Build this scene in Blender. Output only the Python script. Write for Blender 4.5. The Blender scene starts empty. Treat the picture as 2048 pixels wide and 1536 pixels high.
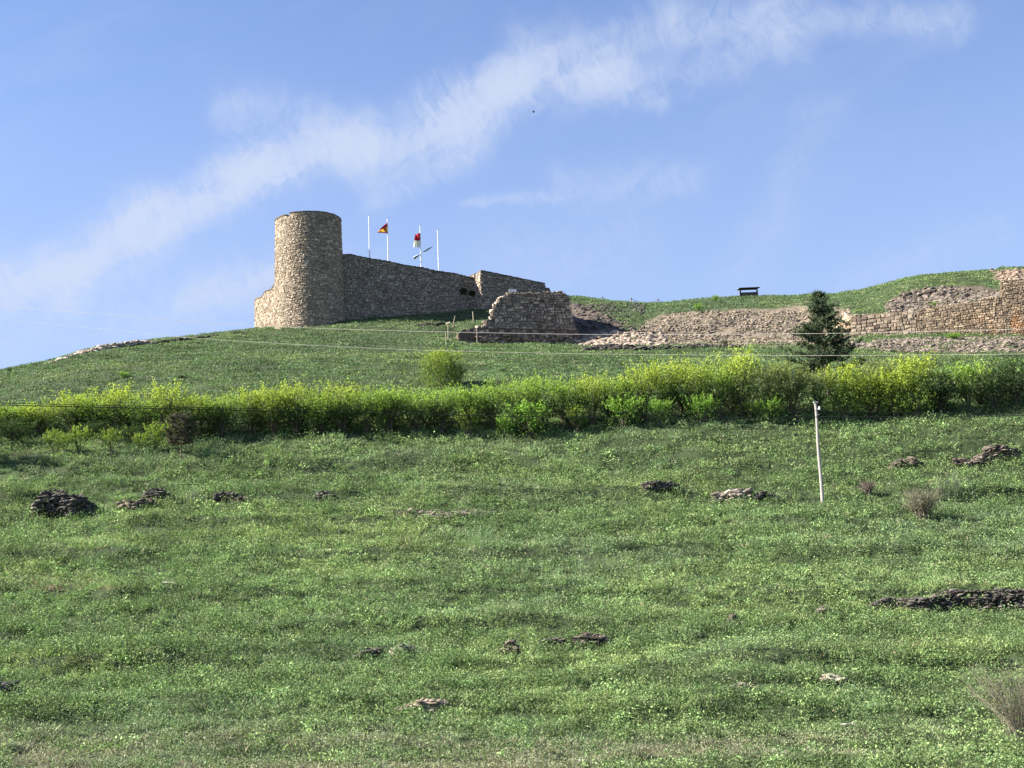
import bpy, math, random
import numpy as np
from mathutils import Vector, Matrix

S = bpy.context.scene
C = S.collection
F = 2813.0
TH = math.radians(9.5)
RO = 0.038
ct, st, cr, sr = math.cos(TH), math.sin(TH), math.cos(RO), math.sin(RO)
FW = np.array([0, ct, st])
R0 = np.array([1.0, 0, 0]); U0 = np.array([0, -st, ct])
RT = R0 * cr - U0 * sr
UP = U0 * cr + R0 * sr

# ---------------------------------------------------------------- camera
cam_d = bpy.data.cameras.new("camera"); cam = bpy.data.objects.new("camera", cam_d); C.objects.link(cam)
cam_d.sensor_width = 36; cam_d.lens = 36 * F / 2048
cam_d.clip_start = 0.3; cam_d.clip_end = 6000
cam.matrix_world = Matrix(((RT[0], UP[0], -FW[0], 0), (RT[1], UP[1], -FW[1], 0), (RT[2], UP[2], -FW[2], 0), (0, 0, 0, 1)))
S.camera = cam

# ---------------------------------------------------------------- light
SUN_EL = math.radians(33); SUN_AZ = math.radians(-92)      # azimuth from +Y towards +X
sd = Vector((math.sin(SUN_AZ) * math.cos(SUN_EL), math.cos(SUN_AZ) * math.cos(SUN_EL), math.sin(SUN_EL)))
sl = bpy.data.lights.new("sun", 'SUN'); sl.energy = 4.6; sl.angle = math.radians(0.5); sl.color = (1.0, 0.93, 0.82)
so = bpy.data.objects.new("sun", sl); C.objects.link(so)
so.rotation_euler = (-sd).to_track_quat('-Z', 'Y').to_euler()
S.view_settings.view_transform = 'Standard'; S.view_settings.look = 'None'
S.view_settings.gamma = 1; S.view_settings.exposure = 1.93
S.render.film_transparent = False
S.cycles.max_bounces = 6; S.cycles.transparent_max_bounces = 4

# ---------------------------------------------------------------- node helper
class N:
    def __init__(s, tree): s.t = tree; s.n = tree.nodes; s.l = tree.links
    def put(s, sock, v):
        if v is None: return
        if hasattr(v, 'is_output') or isinstance(v, bpy.types.NodeSocket): s.l.new(v, sock)
        else: sock.default_value = v
    def m(s, op, a, b=None, c=None, clamp=False):
        n = s.n.new('ShaderNodeMath'); n.operation = op; n.use_clamp = clamp
        s.put(n.inputs[0], a); s.put(n.inputs[1], b); s.put(n.inputs[2], c); return n.outputs[0]
    def v(s, op, a, b=None, scale=None):
        n = s.n.new('ShaderNodeVectorMath'); n.operation = op
        s.put(n.inputs[0], a); s.put(n.inputs[1], b)
        if scale is not None: s.put(n.inputs['Scale'], scale)
        return n.outputs['Value'] if op in ('LENGTH', 'DOT_PRODUCT', 'DISTANCE') else n.outputs[0]
    def noise(s, vec, scale, detail=4, rough=0.55, dist=0.0):
        n = s.n.new('ShaderNodeTexNoise'); s.put(n.inputs['Vector'], vec); n.inputs['Scale'].default_value = scale
        n.inputs['Detail'].default_value = detail; n.inputs['Roughness'].default_value = rough; n.inputs['Distortion'].default_value = dist
        return n.outputs
    def mix(s, f, a, b, typ='MIX'):
        n = s.n.new('ShaderNodeMix'); n.data_type = 'RGBA'; n.blend_type = typ
        s.put(n.inputs[0], f); s.put(n.inputs[6], a); s.put(n.inputs[7], b); return n.outputs[2]
    def ramp(s, v, lo, hi, a=0.0, b=1.0):
        n = s.n.new('ShaderNodeMapRange'); n.interpolation_type = 'SMOOTHSTEP'
        for i, x in enumerate((v, lo, hi, a, b)): s.put(n.inputs[i], x)
        return n.outputs[0]
    def xyz(s, x, y, z):
        n = s.n.new('ShaderNodeCombineXYZ'); s.put(n.inputs[0], x); s.put(n.inputs[1], y); s.put(n.inputs[2], z); return n.outputs[0]

# ---------------------------------------------------------------- sky
W_ = bpy.data.worlds.new("World"); S.world = W_; W_.use_nodes = True
wt = W_.node_tree; wt.nodes.clear(); w = N(wt)
out = wt.nodes.new('ShaderNodeOutputWorld'); bg = wt.nodes.new('ShaderNodeBackground')
sky = wt.nodes.new('ShaderNodeTexSky'); sky.sky_type = 'NISHITA'; sky.sun_disc = False
sky.sun_elevation = SUN_EL; sky.sun_rotation = SUN_AZ; sky.altitude = 1100; sky.air_density = 1.0; sky.dust_density = 0.7; sky.ozone_density = 2.0
tc = wt.nodes.new('ShaderNodeTexCoord'); sep = wt.nodes.new('ShaderNodeSeparateXYZ'); wt.links.new(tc.outputs['Generated'], sep.inputs[0])
azi = w.m('ARCTAN2', sep.outputs[0], sep.outputs[1]); ele = w.m('ARCSINE', sep.outputs[2])
P0 = w.xyz(azi, ele, 0.0)                                   # sky direction: azimuth, elevation in radians
def skydir(px, py):
    d = FW * F + RT * (px - 1024) + UP * (768 - py); d = d / np.linalg.norm(d)
    return math.atan2(d[0], d[1]), math.asin(d[2])
w1 = w.noise(P0, 9.0, 4, 0.6)[1]; w2 = w.noise(P0, 42.0, 3, 0.6)[1]
Pw = w.v('ADD', P0, w.v('SCALE', w.v('SUBTRACT', w1, (0.5, 0.5, 0.5)), scale=0.055))
Pw = w.v('ADD', Pw, w.v('SCALE', w.v('SUBTRACT', w2, (0.5, 0.5, 0.5)), scale=0.012))
Pf = w.v('MULTIPLY', Pw, (1, 1, 0))
def band(p, q, wd, amp):
    a = skydir(*p); b = skydir(*q); ab = (b[0] - a[0], b[1] - a[1], 0); L2 = ab[0] ** 2 + ab[1] ** 2
    d = w.v('SUBTRACT', Pf, (a[0], a[1], 0))
    h = w.m('DIVIDE', w.v('DOT_PRODUCT', d, ab), L2, clamp=True)
    r = w.v('LENGTH', w.v('SUBTRACT', d, w.v('SCALE', ab, scale=h)))
    g = w.m('POWER', 2.718, w.m('MULTIPLY', w.m('POWER', w.m('DIVIDE', r, wd * .70 / F), 2.0), -1.0))
    return w.m('MULTIPLY', g, amp)
bands = [((-300, 570), (130, 540), 66, 1.3), ((130, 540), (300, 430), 74, 1.3), ((300, 430), (500, 340), 72, 1.45), ((480, 335), (720, 285), 58, 1.6),
         ((720, 285), (930, 235), 75, 1.0), ((850, 215), (1050, 175), 58, 1.1), ((1000, 180), (1230, 150), 60, 1.2), ((1180, 165), (1330, 200), 30, .4),
         ((470, 195), (660, 250), 60, .40), ((760, 380), (900, 320), 45, .45), ((1050, 110), (1330, 60), 55, .45), ((1350, 20), (1560, 60), 60, .65),
         ((1540, 10), (1900, 20), 50, .45), ((1300, 150), (1560, 90), 45, .4), ((380, 595), (560, 535), 34, .8), ((940, 410), (1120, 385), 22, .35),
         ((1150, 360), (1380, 340), 60, .28), ((1480, 560), (1640, 220), 70, .14), ((1700, 560), (2000, 480), 50, .16), ((0, 650), (700, 560), 110, .30),
         ((1000, 520), (1250, 480), 120, .14)]
acc = None
for b_ in bands:
    g = band(*b_); acc = g if acc is None else w.m('ADD', acc, g)
rot = wt.nodes.new('ShaderNodeVectorRotate'); rot.rotation_type = 'Z_AXIS'; rot.inputs['Angle'].default_value = -0.45
wt.links.new(Pw, rot.inputs['Vector'])
wis = w.noise(w.v('MULTIPLY', rot.outputs[0], (7.0, 22.0, 1.0)), 1.9, 7, 0.62, 0.6)[0]
fib = w.noise(w.v('MULTIPLY', rot.outputs[0], (60.0, 22.0, 1.0)), 2.2, 5, 0.6, 0.8)[0]
den = w.m('MULTIPLY', acc, w.m('ADD', w.ramp(wis, 0.28, 0.68, 0.46, 1.15), w.ramp(fib, 0.33, 0.7, -0.26, 0.26)))
veil = w.ramp(w.noise(w.v('MULTIPLY', rot.outputs[0], (2.0, 7.0, 1.0)), 2.0, 6, 0.6, 0.5)[0], 0.48, 0.85, 0.0, 0.16)
den = w.m('MULTIPLY', w.m('SUBTRACT', 1.0, w.m('POWER', 2.718, w.m('MULTIPLY', w.m('ADD', den, veil), -1.35))), 0.86)
horiz = w.ramp(ele, 0.12, 0.46, 0.62, 0.06)
skyc = w.mix(1.0, sky.outputs[0], (.86, .86, .985, 1), 'MULTIPLY')
skyc = w.mix(horiz, skyc, (2.0, 2.52, 3.75, 1))
skyc = w.mix(den, skyc, (2.85, 3.2, 4.0, 1))
wt.links.new(skyc, bg.inputs[0]); bg.inputs[1].default_value = 0.062
wt.links.new(bg.outputs[0], out.inputs[0])

# ---------------------------------------------------------------- projection and noise helpers
def ray(px, py):
    d = FW * F + RT * (px - 1024.0) + UP * (768.0 - py); return d / d[1]
def W(px, py, d): return ray(px, py) * d
def at_z(px, py, z):
    r = ray(px, py); return r * (z / r[2])
def proj(x, y, z):
    f = y * ct + z * st; u0 = -y * st + z * ct
    rr = x * cr - u0 * sr; uu = u0 * cr + x * sr
    f = np.maximum(f, 1e-3)
    return 1024 + F * rr / f, 768 - F * uu / f
def hashn(ix, iy, seed):
    n = (ix.astype(np.int64) * 374761393 + iy.astype(np.int64) * 668265263 + seed * 982451653) & 0x7fffffff
    n = ((n ^ (n >> 13)) * 1274126177) & 0x7fffffff
    return ((n ^ (n >> 16)) & 0xffff) / 65535.0
def vnoise(x, y, seed=0):
    x = np.asarray(x, float); y = np.asarray(y, float)
    ix = np.floor(x); iy = np.floor(y); fx = x - ix; fy = y - iy
    fx = fx * fx * (3 - 2 * fx); fy = fy * fy * (3 - 2 * fy)
    a = hashn(ix, iy, seed); b = hashn(ix + 1, iy, seed); c = hashn(ix, iy + 1, seed); d = hashn(ix + 1, iy + 1, seed)
    return (a * (1 - fx) + b * fx) * (1 - fy) + (c * (1 - fx) + d * fx) * fy
def fbm(x, y, seed=0, o=4):
    r = 0; a = .5; t = 0
    for k in range(o):
        r = r + a * vnoise(x * 2 ** k + 17 * k, y * 2 ** k + 31 * k, seed + k); t += a; a *= .55
    return r / t
def sstep(x, a, b):
    t = np.clip((x - a) / (b - a), 0, 1); return t * t * (3 - 2 * t)
def pchip(xs, ys, q):
    xs = np.array(xs, float); ys = np.array(ys, float); h = np.diff(xs); dl = np.diff(ys) / h
    d = np.zeros_like(ys); d[0] = dl[0]; d[-1] = dl[-1]
    for i in range(1, len(xs) - 1):
        if dl[i - 1] * dl[i] > 0:
            w1 = 2 * h[i] + h[i - 1]; w2 = h[i] + 2 * h[i - 1]; d[i] = (w1 + w2) / (w1 / dl[i - 1] + w2 / dl[i])
    q = np.clip(q, xs[0], xs[-1]); i = np.clip(np.searchsorted(xs, q) - 1, 0, len(xs) - 2)
    t = (q - xs[i]) / h[i]
    return (2 * t ** 3 - 3 * t ** 2 + 1) * ys[i] + (t ** 3 - 2 * t ** 2 + t) * h[i] * d[i] + (-2 * t ** 3 + 3 * t ** 2) * ys[i + 1] + (t ** 3 - t ** 2) * h[i] * d[i + 1]

# ---------------------------------------------------------------- the hill: where its surface lies along each bearing (distance, picture row)
lo = [(36, 1570), (46, 1440), (55, 1330), (70, 1180), (85, 1060), (96, 972)]
COLS = {
 -900: [(36, 1570), (55, 1350), (70, 1215), (85, 1110), (96, 1040), (107, 985), (125, 930), (145, 900), (152, 895), (200, 960), (230, 1000)],
 -300: [(36, 1570), (55, 1340), (70, 1195), (85, 1080), (96, 1000), (107, 915), (125, 840), (145, 805), (152, 800), (200, 860), (230, 880)],
 0: lo + [(107, 885), (113, 856), (125, 803), (140, 760), (151, 744), (160, 744), (190, 775), (230, 800)],
 110: lo + [(107, 882), (125, 795), (142, 740), (156, 721), (163, 722), (200, 755), (230, 780)],
 220: lo + [(107, 880), (125, 785), (145, 715), (160, 692), (167, 692), (205, 725), (230, 745)],
 380: lo + [(107, 876), (125, 775), (150, 700), (172, 675), (182, 675), (215, 700), (230, 710)],
 512: lo + [(107, 874), (125, 770), (150, 700), (170, 668), (183, 659), (194, 660), (230, 680)],
 620: lo + [(107, 872), (125, 770), (150, 698), (165, 671), (176, 654), (186, 648), (205, 648), (230, 655)],
 700: lo + [(107, 872), (125, 770), (150, 695), (165, 668), (180, 641), (188, 636), (205, 636), (230, 640)],
 850: lo + [(107, 870), (125, 768), (150, 694), (165, 668), (181, 633), (185, 628), (192, 625), (210, 626), (230, 628)],
 912: lo + [(107, 870), (125, 765), (150, 698), (163, 682), (168, 666), (180, 637), (187, 622), (210, 622), (230, 625)],
 935: lo + [(107, 869), (125, 764), (150, 701), (161, 690), (164.5, 689), (167, 662), (179, 637), (187, 620), (210, 620), (230, 624)],
 985: lo + [(107, 868), (125, 762), (150, 701), (162, 690), (166, 688), (169, 655), (179, 634), (186, 618), (200, 613), (230, 612)],
 1060: lo + [(107, 866), (125, 760), (150, 701), (162, 690), (166, 688), (169, 676), (182, 628), (192, 610), (204, 604), (230, 604)],
 1150: lo + [(107, 862), (125, 756), (150, 701), (162, 690), (166, 688), (170, 672), (180, 632), (190, 600), (197, 594), (203, 594), (230, 600)],
 1200: lo + [(107, 853), (125, 750), (147, 708), (158, 690), (164, 688), (170, 660), (180, 626), (188, 607), (198, 601), (204, 601), (230, 606)],
 1290: lo + [(107, 844), (125, 745), (145, 712), (156, 690), (162, 688), (169, 656), (180, 622), (190, 611), (202, 607), (208, 607), (230, 612)],
 1450: lo + [(107, 836), (125, 742), (145, 712), (156, 690), (162, 686), (175, 622), (190, 603), (200, 596), (207, 596), (230, 600)],
 1600: lo + [(107, 834), (125, 742), (145, 712), (156, 689), (162, 683), (175, 618), (190, 598), (202, 592), (208, 592), (230, 596)],
 1645: lo + [(107, 836), (125, 744), (145, 712), (156, 689), (162, 681), (175, 635), (190, 614), (202, 609), (208, 609), (230, 612)],
 1690: lo + [(107, 836), (125, 746), (145, 712), (156, 684), (161, 673), (165, 666), (175, 649), (190, 626), (200, 621), (208, 621), (230, 626)],
 1850: lo + [(107, 820), (125, 748), (145, 714), (149, 706), (153.5, 682), (157, 671), (160, 667), (165, 650), (172, 622), (185, 600), (195, 597), (230, 602)],
 2003: lo + [(107, 808), (125, 750), (145, 714), (148, 706), (152, 680), (155, 669), (160, 652), (165, 640), (180, 612), (188, 604), (198, 603), (230, 610)],
 2019: lo + [(107, 804), (125, 750), (145, 714), (148, 705), (152, 678), (154.5, 669), (158, 666), (165, 652), (178, 640), (188, 637), (198, 636), (230, 640)],
 2048: lo + [(107, 804), (125, 750), (145, 714), (148, 705), (152, 678), (154.5, 669), (158, 666), (165, 652), (178, 640), (188, 637), (198, 636), (230, 640)],
 2950: [(36, 1570), (55, 1310), (70, 1150), (85, 1020), (96, 925), (107, 760), (125, 700), (145, 665), (154, 630), (165, 610), (178, 590), (190, 586), (230, 590)],
}
DG = np.arange(36, 230.01, 0.5); PG = np.arange(-900, 2951, 5.0)
ck = sorted(COLS); tab = np.array([pchip(*zip(*COLS[k]), DG) for k in ck])
RG = np.array([pchip(ck, tab[:, j], PG) for j in range(len(DG))])        # [d, px]
def Rlook(px, d):
    i = np.clip((d - 36) / .5, 0, len(DG) - 1.001); j = np.clip((px + 900) / 5, 0, len(PG) - 1.001)
    i0 = i.astype(int); j0 = j.astype(int); fi = i - i0; fj = j - j0
    return (RG[i0, j0] * (1 - fj) + RG[i0, j0 + 1] * fj) * (1 - fi) + (RG[i0 + 1, j0] * (1 - fj) + RG[i0 + 1, j0 + 1] * fj) * fi
def dwall(px): return 161.5 - (np.clip(px, 1640, 2200) - 1705) * (8 / 343.)
def hwall(px): return np.interp(px, [1600, 1690, 1840, 1990, 2003, 2019, 2950], [0, 36, 44, 60, 66, 100, 100])
def ground_z(x, y):
    x = np.asarray(x, float); y = np.asarray(y, float); sh = np.broadcast(x, y).shape
    x = np.broadcast_to(x, sh).astype(float); y = np.broadcast_to(y, sh).astype(float)
    ye = np.clip(y, 36, 230); xe = x * np.where(y > 36, ye / np.maximum(y, 1), 1.0)
    z = ye * 0.1
    for _ in range(4):
        px, _r = proj(xe, ye, z); px = np.clip(px, -900, 2950)
        row = Rlook(px, ye) - hwall(px) * sstep(ye - dwall(px), .25, .75)
        r = FW[:, None] * F + RT[:, None] * (px.ravel() - 1024) + UP[:, None] * (768 - row.ravel())
        z = (r[2] / r[1]).reshape(sh) * ye
    far = np.maximum(y - 230, 0); z = z - far * 0.04 * np.exp(-far / 900.) - far * .01
    t = np.clip(y / 36, 0, 1); z = np.where(y < 36, -1.7 * (1 - t) + z * t - 0.5 * np.sin(np.pi * t), z)
    amp = np.interp(y, [0, 30, 60, 120, 150, 230], [.05, .25, .5, .35, .10, .10])
    b = (fbm(x / 7, y / 3.2, 3, 4) - .5) * 1.6 * amp + (fbm(x / 1.5, y / 1.0, 9, 3) - .5) * 1.0 * amp * (y < 120) + (fbm(x / 1.5, y / 1.0, 9, 3) - .5) * .6 * (y > 158) * (y < 184)
    tw = y + 2.2 * (fbm(x / 16, y * 0 + 3, 21, 3) - .5) * 2                                   # low, broken cultivation terraces
    for d0, a0, s0 in ((45.5, .45, 9), (49.5, .5, 29), (53.5, .75, 11), (60.0, .6, 13), (67.5, .5, 37), (77.0, .6, 17), (86.0, .5, 43), (92.5, .75, 19), (99.5, .5, 23)):
        k = sstep(fbm(x / 9, x * 0 + s0, s0, 2), .38, .6)
        b = b + .72 * a0 * k * (sstep(tw, d0 - .5, d0 + .3) - sstep(tw, d0 + .3, d0 + 5.0))
    return z + b
def hit(px, py, d0=37, d1=215):
    r = ray(px, py); d = np.arange(d0, d1, .1); g = ground_z(r[0] * d, d) - r[2] * d
    k = np.nonzero(g >= 0)[0]
    dd = d[k[0]] if len(k) else d[np.argmax(g)]
    return np.array([r[0] * dd, dd, float(ground_z(np.array([r[0] * dd]), np.array([dd]))[0])])

# ---------------------------------------------------------------- mesh accumulator
class M:
    def __init__(s): s.v = []; s.f = {}; s.c = []; s.n = 0
    def add(s, verts, faces, col=(.5, .5, .5)):
        verts = np.asarray(verts, float).reshape(-1, 3)
        if not isinstance(faces, (list, tuple)): faces = [faces]
        for f in faces:
            f = np.asarray(f, np.int64); s.f.setdefault(f.shape[1], []).append(f + s.n)
        col = np.asarray(col, float)
        if col.ndim == 1: col = np.broadcast_to(col, (len(verts), 3))
        s.v.append(verts); s.c.append(col); s.n += len(verts)
    def build(s, name, mats, parent=None, smooth=False, origin=None):
        V = np.concatenate(s.v); Cc = np.concatenate(s.c)
        if origin is not None: V = V - np.asarray(origin)
        me = bpy.data.meshes.new(name); loops = []; starts = []; tot = []; o = 0
        for k, fl in s.f.items():
            f = np.concatenate(fl); loops.append(f.ravel()); starts.append(o + np.arange(len(f)) * k); tot.append(np.full(len(f), k)); o += f.size
        loops = np.concatenate(loops); starts = np.concatenate(starts); tot = np.concatenate(tot)
        me.vertices.add(len(V)); me.vertices.foreach_set('co', V.astype(np.float32).ravel())
        me.loops.add(len(loops)); me.loops.foreach_set('vertex_index', loops.astype(np.int32))
        me.polygons.add(len(starts)); me.polygons.foreach_set('loop_start', starts.astype(np.int32)); me.polygons.foreach_set('loop_total', tot.astype(np.int32))
        me.polygons.foreach_set('use_smooth', np.full(len(starts), smooth))
        at = me.color_attributes.new('col', 'FLOAT_COLOR', 'POINT')
        at.data.foreach_set('color', np.concatenate([Cc, np.ones((len(Cc), 1))], 1).astype(np.float32).ravel())
        me.update(calc_edges=True)
        for m_ in (mats if isinstance(mats, list) else [mats]): me.materials.append(m_)
        ob = bpy.data.objects.new(name, me); C.objects.link(ob)
        if origin is not None and parent is None: ob.location = origin
        if parent is not None: ob.parent = parent
        return ob
    def box(s, c, sx, sy, sz, col, rz=0):
        c = np.asarray(c, float); q = np.array([[i, j, k] for k in (-.5, .5) for j in (-.5, .5) for i in (-.5, .5)]) * (sx, sy, sz)
        cc, ss = math.cos(rz), math.sin(rz); q = np.stack([q[:, 0] * cc - q[:, 1] * ss, q[:, 0] * ss + q[:, 1] * cc, q[:, 2]], 1)
        s.add(q + c, np.array([[0, 2, 3, 1], [4, 5, 7, 6], [0, 1, 5, 4], [2, 6, 7, 3], [0, 4, 6, 2], [1, 3, 7, 5]]), col)
    def tube(s, pts, rad, col, sides=4, cap=True):
        pts = np.asarray(pts, float); n = len(pts); rad = np.broadcast_to(rad, (n,))
        t = np.gradient(pts, axis=0); t /= np.linalg.norm(t, axis=1, keepdims=True) + 1e-9
        a = np.where(np.abs(t[:, 2:3]) > .9, [[1.0, 0, 0]], [[0, 0, 1.0]]); u = np.cross(t, a); u /= np.linalg.norm(u, axis=1, keepdims=True) + 1e-9; v = np.cross(t, u)
        an = np.arange(sides) * 2 * np.pi / sides
        q = pts[:, None] + rad[:, None, None] * (np.cos(an)[None, :, None] * u[:, None] + np.sin(an)[None, :, None] * v[:, None])
        i = np.arange(n - 1)[:, None] * sides; j = np.arange(sides)[None]; k = (j + 1) % sides
        f = np.stack([i + j, i + k, i + sides + k, i + sides + j], -1).reshape(-1, 4)
        fl = [f]
        if cap: fl.append(np.array([list(range(sides))[::-1], [(n - 1) * sides + x for x in range(sides)]]))
        s.add(q.reshape(-1, 3), fl, col)
def tag(o, label, cat, group=None):
    o['label'] = label; o['category'] = cat
    if group: o['group'] = group
    return o
def struct(o, k='structure'): o['kind'] = k; return o
def empty(name, loc, label, cat, group=None):
    o = bpy.data.objects.new(name, None); C.objects.link(o); o.location = loc; o.empty_display_size = .3
    return tag(o, label, cat, group)

# ---------------------------------------------------------------- materials
def mat_base(name):
    m_ = bpy.data.materials.new(name); m_.use_nodes = True; t = m_.node_tree; n = N(t); p = t.nodes['Principled BSDF']
    p.inputs['Roughness'].default_value = .9; p.inputs['Specular IOR Level'].default_value = .2
    return m_, t, n, p
def vcol(t):
    a = t.nodes.new('ShaderNodeAttribute'); a.attribute_name = 'col'; return a.outputs['Color']
def mat_stone(name, vs=6.0, bump=.35, dist=.04, stain=.6):
    m_, t, n, p = mat_base(name); tcn = t.nodes.new('ShaderNodeTexCoord').outputs['Object']
    a = n.noise(tcn, vs, 6, .65)[0]; b = n.noise(tcn, .35, 4, .6)[0]; d = n.noise(tcn, 1.3, 3, .6)[0]
    c = n.mix(1.0, vcol(t), n.xyz(*[n.ramp(a, .25, .75, .62, 1.38)] * 3), 'MULTIPLY')
    c = n.mix(n.ramp(b, .5, .72, 0, stain), c, n.mix(1.0, c, (.62, .58, .56, 1), 'MULTIPLY'))
    c = n.mix(n.ramp(d, .58, .75, 0, .35), c, n.mix(1.0, c, (1.15, .98, .72, 1), 'MULTIPLY'))
    t.links.new(c, p.inputs['Base Color'])
    bn = t.nodes.new('ShaderNodeBump'); bn.inputs['Strength'].default_value = bump; bn.inputs['Distance'].default_value = dist
    t.links.new(a, bn.inputs['Height']); t.links.new(bn.outputs[0], p.inputs['Normal']); return m_
def mat_leaf(name, tr=.35, rough=.75):
    m_, t, n, p = mat_base(name); p.inputs['Roughness'].default_value = rough; c = vcol(t)
    t.links.new(c, p.inputs['Base Color'])
    tl = t.nodes.new('ShaderNodeBsdfTranslucent'); t.links.new(n.mix(1.0, c, (1.15, 1.22, .85, 1), 'MULTIPLY'), tl.inputs[0])
    mx = t.nodes.new('ShaderNodeMixShader'); mx.inputs[0].default_value = tr
    t.links.new(p.outputs[0], mx.inputs[1]); t.links.new(tl.outputs[0], mx.inputs[2])
    t.links.new(mx.outputs[0], t.nodes['Material Output'].inputs[0]); return m_
def mat_plain(name, rough=.8, ns=8.0, metal=0.0):
    m_, t, n, p = mat_base(name); p.inputs['Roughness'].default_value = rough; p.inputs['Metallic'].default_value = metal
    a = n.noise(t.nodes.new('ShaderNodeTexCoord').outputs['Object'], ns, 4)[0]
    t.links.new(n.mix(1.0, vcol(t), n.xyz(*[n.ramp(a, .3, .7, .8, 1.2)] * 3), 'MULTIPLY'), p.inputs['Base Color']); return m_
MS = mat_stone('rubble_masonry'); MD = mat_stone('dry_stone', 9, .3, .03, .3)
ML = mat_leaf('leaves', .38); MG = mat_leaf('grass_blades', .24); MN = mat_leaf('needles', .12)
MB = mat_plain('bark', .9, 14); MW = mat_plain('painted', .6, 4); MC = mat_leaf('flag_cloth', .3, .8)
MT = mat_plain('cable', .5, 20)
# terrain: grass, soil and stone from the vertex colour, broken up by noise
mg, t, n, p = mat_base('hill_ground'); tcn = t.nodes.new('ShaderNodeTexCoord').outputs['Object']
a = n.noise(tcn, 3.2, 7, .7)[0]; b = n.noise(tcn, .5, 5, .6)[0]
c = n.mix(1.0, vcol(t), n.xyz(*[n.ramp(a, .25, .75, .55, 1.4)] * 3), 'MULTIPLY')
c = n.mix(n.ramp(b, .45, .7, 0, .4), c, n.mix(1.0, c, (.75, .72, .7, 1), 'MULTIPLY'))
t.links.new(c, p.inputs['Base Color'])
bn = t.nodes.new('ShaderNodeBump'); bn.inputs['Strength'].default_value = .6; bn.inputs['Distance'].default_value = .25
t.links.new(a, bn.inputs['Height']); t.links.new(bn.outputs[0], p.inputs['Normal'])

# ---------------------------------------------------------------- ground masks (what grows where)
def inreg(px, row, pts_top, pts_bot, soft=5, jit=0):
    xs = [q[0] for q in pts_top]; tp = np.interp(px, xs, [q[1] for q in pts_top]); bt = np.interp(px, [q[0] for q in pts_bot], [q[1] for q in pts_bot])
    x0, x1 = xs[0], xs[-1]
    return sstep(row + jit, tp - soft, tp + soft) * (1 - sstep(row + jit, bt - soft, bt + soft)) * sstep(px + jit, x0 - 8, x0 + 8) * (1 - sstep(px + jit, x1 - 8, x1 + 8))
def masks(x, y, z):
    px, row = proj(x, y, z); ok = (y > 140) & (y < 215); near = (y < 120)
    j = (fbm(x / 3.0, y / 2.0, 41, 3) - .5) * 22
    scree = inreg(px, row, [(1235, 672), (1290, 650), (1330, 628), (1420, 620), (1520, 617), (1600, 614), (1705, 622)], [(1235, 692), (1705, 689)], 4, j) * ok
    bank = inreg(px, row, [(1135, 603), (1170, 612), (1230, 640), (1260, 668)], [(1135, 690), (1260, 690)], 4, j * .5) * ok  # follows the edge of the ruin's shadow; ground inside is painted darker
    rub = inreg(px, row, [(1770, 618), (1800, 592), (1850, 577), (1900, 572), (1960, 570), (2010, 585)], [(1770, 640), (2010, 640)], 3, j * .4) * ok
    brown = inreg(px, row, [(1985, 552), (2010, 538), (2300, 520)], [(1985, 556), (2010, 566), (2300, 575)], 4, j * .5) * ok
    bandm = inreg(px, row, [(1690, 690), (1760, 680), (1850, 676), (1960, 674), (2250, 672)], [(1690, 694), (1760, 700), (1850, 706), (1960, 708), (2250, 700)], 3, j * .4) * ok
    red = inreg(px, row, [(30, 1158), (120, 1156), (260, 1166)], [(30, 1176), (120, 1180), (260, 1172)], 4, j * .3) * near
    soil = inreg(px, row, [(0, 1512), (60, 1500), (300, 1518), (700, 1520), (1100, 1524)], [(0, 1600), (1100, 1600)], 8, j * 1.5) * near * .6
    return dict(sg=1 - .75 * sstep(fbm(x / 1.6, (y + z) / 1.4, 57, 3), .58, .68), scree=scree, bank=bank, rub=rub, brown=brown, band=bandm, red=red, soil=soil), px, row
def bare(ms): return np.clip(ms['scree'] * ms['sg'] + ms['bank'] + ms['rub'] * .9 + ms['brown'] + ms['band'] * .45 + ms['red'] * .55 + ms['soil'], 0, 1)

# ---------------------------------------------------------------- terrain sheet
az = np.concatenate([np.radians(np.linspace(-180, -40, 57)[:-1]), np.radians(np.linspace(-40, -22, 55)[:-1]), np.radians(np.linspace(-22, 22, 521)), np.radians(np.linspace(22, 40, 55)[1:]), np.radians(np.linspace(40, 180, 57)[1:])])
rr = np.concatenate([[0.02], np.linspace(3, 33, 16), np.arange(34, 150, .55), np.arange(150, 222, .4), np.geomspace(223, 3200, 36)])
A, Rr = np.meshgrid(az, rr); X = np.sin(A) * Rr; Y = np.cos(A) * Rr
# keep radial distance measured along the view inside the picture so that walls follow it
inv = np.clip((math.radians(40) - np.abs(A)) / math.radians(12), 0, 1); k_ = (1 - inv) + inv / np.cos(np.clip(A, -.7, .7)); X *= k_; Y *= k_
Z = ground_z(X, Y)
ms, PX, ROW = masks(X, Y, Z)
gcol = np.array([.045, .066, .026])[None, None] * (0.75 + .5 * fbm(X / 6, Y / 4, 5)[..., None])
def lay(colr, mk): 
    global gcol
    gcol = gcol * (1 - mk[..., None]) + np.array(colr)[None, None] * mk[..., None]
nz = fbm(X / 1.1, Y / .8, 77, 3)[..., None]
lay((.20, .165, .12), ms['scree']); lay((.12, .095, .078), ms['bank']); lay((.11, .088, .07), ms['rub']); lay((.21, .16, .125), ms['brown'])  # bank is brown soil, darkened further to paint the ruin's shadow
lay((.20, .16, .12), ms['band'] * .6); lay((.12, .07, .05), ms['red']); lay((.16, .12, .09), ms['soil'])
na, nr = len(az), len(rr); i = np.arange(nr - 1)[:, None] * na; j = np.arange(na - 1)[None]
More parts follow.
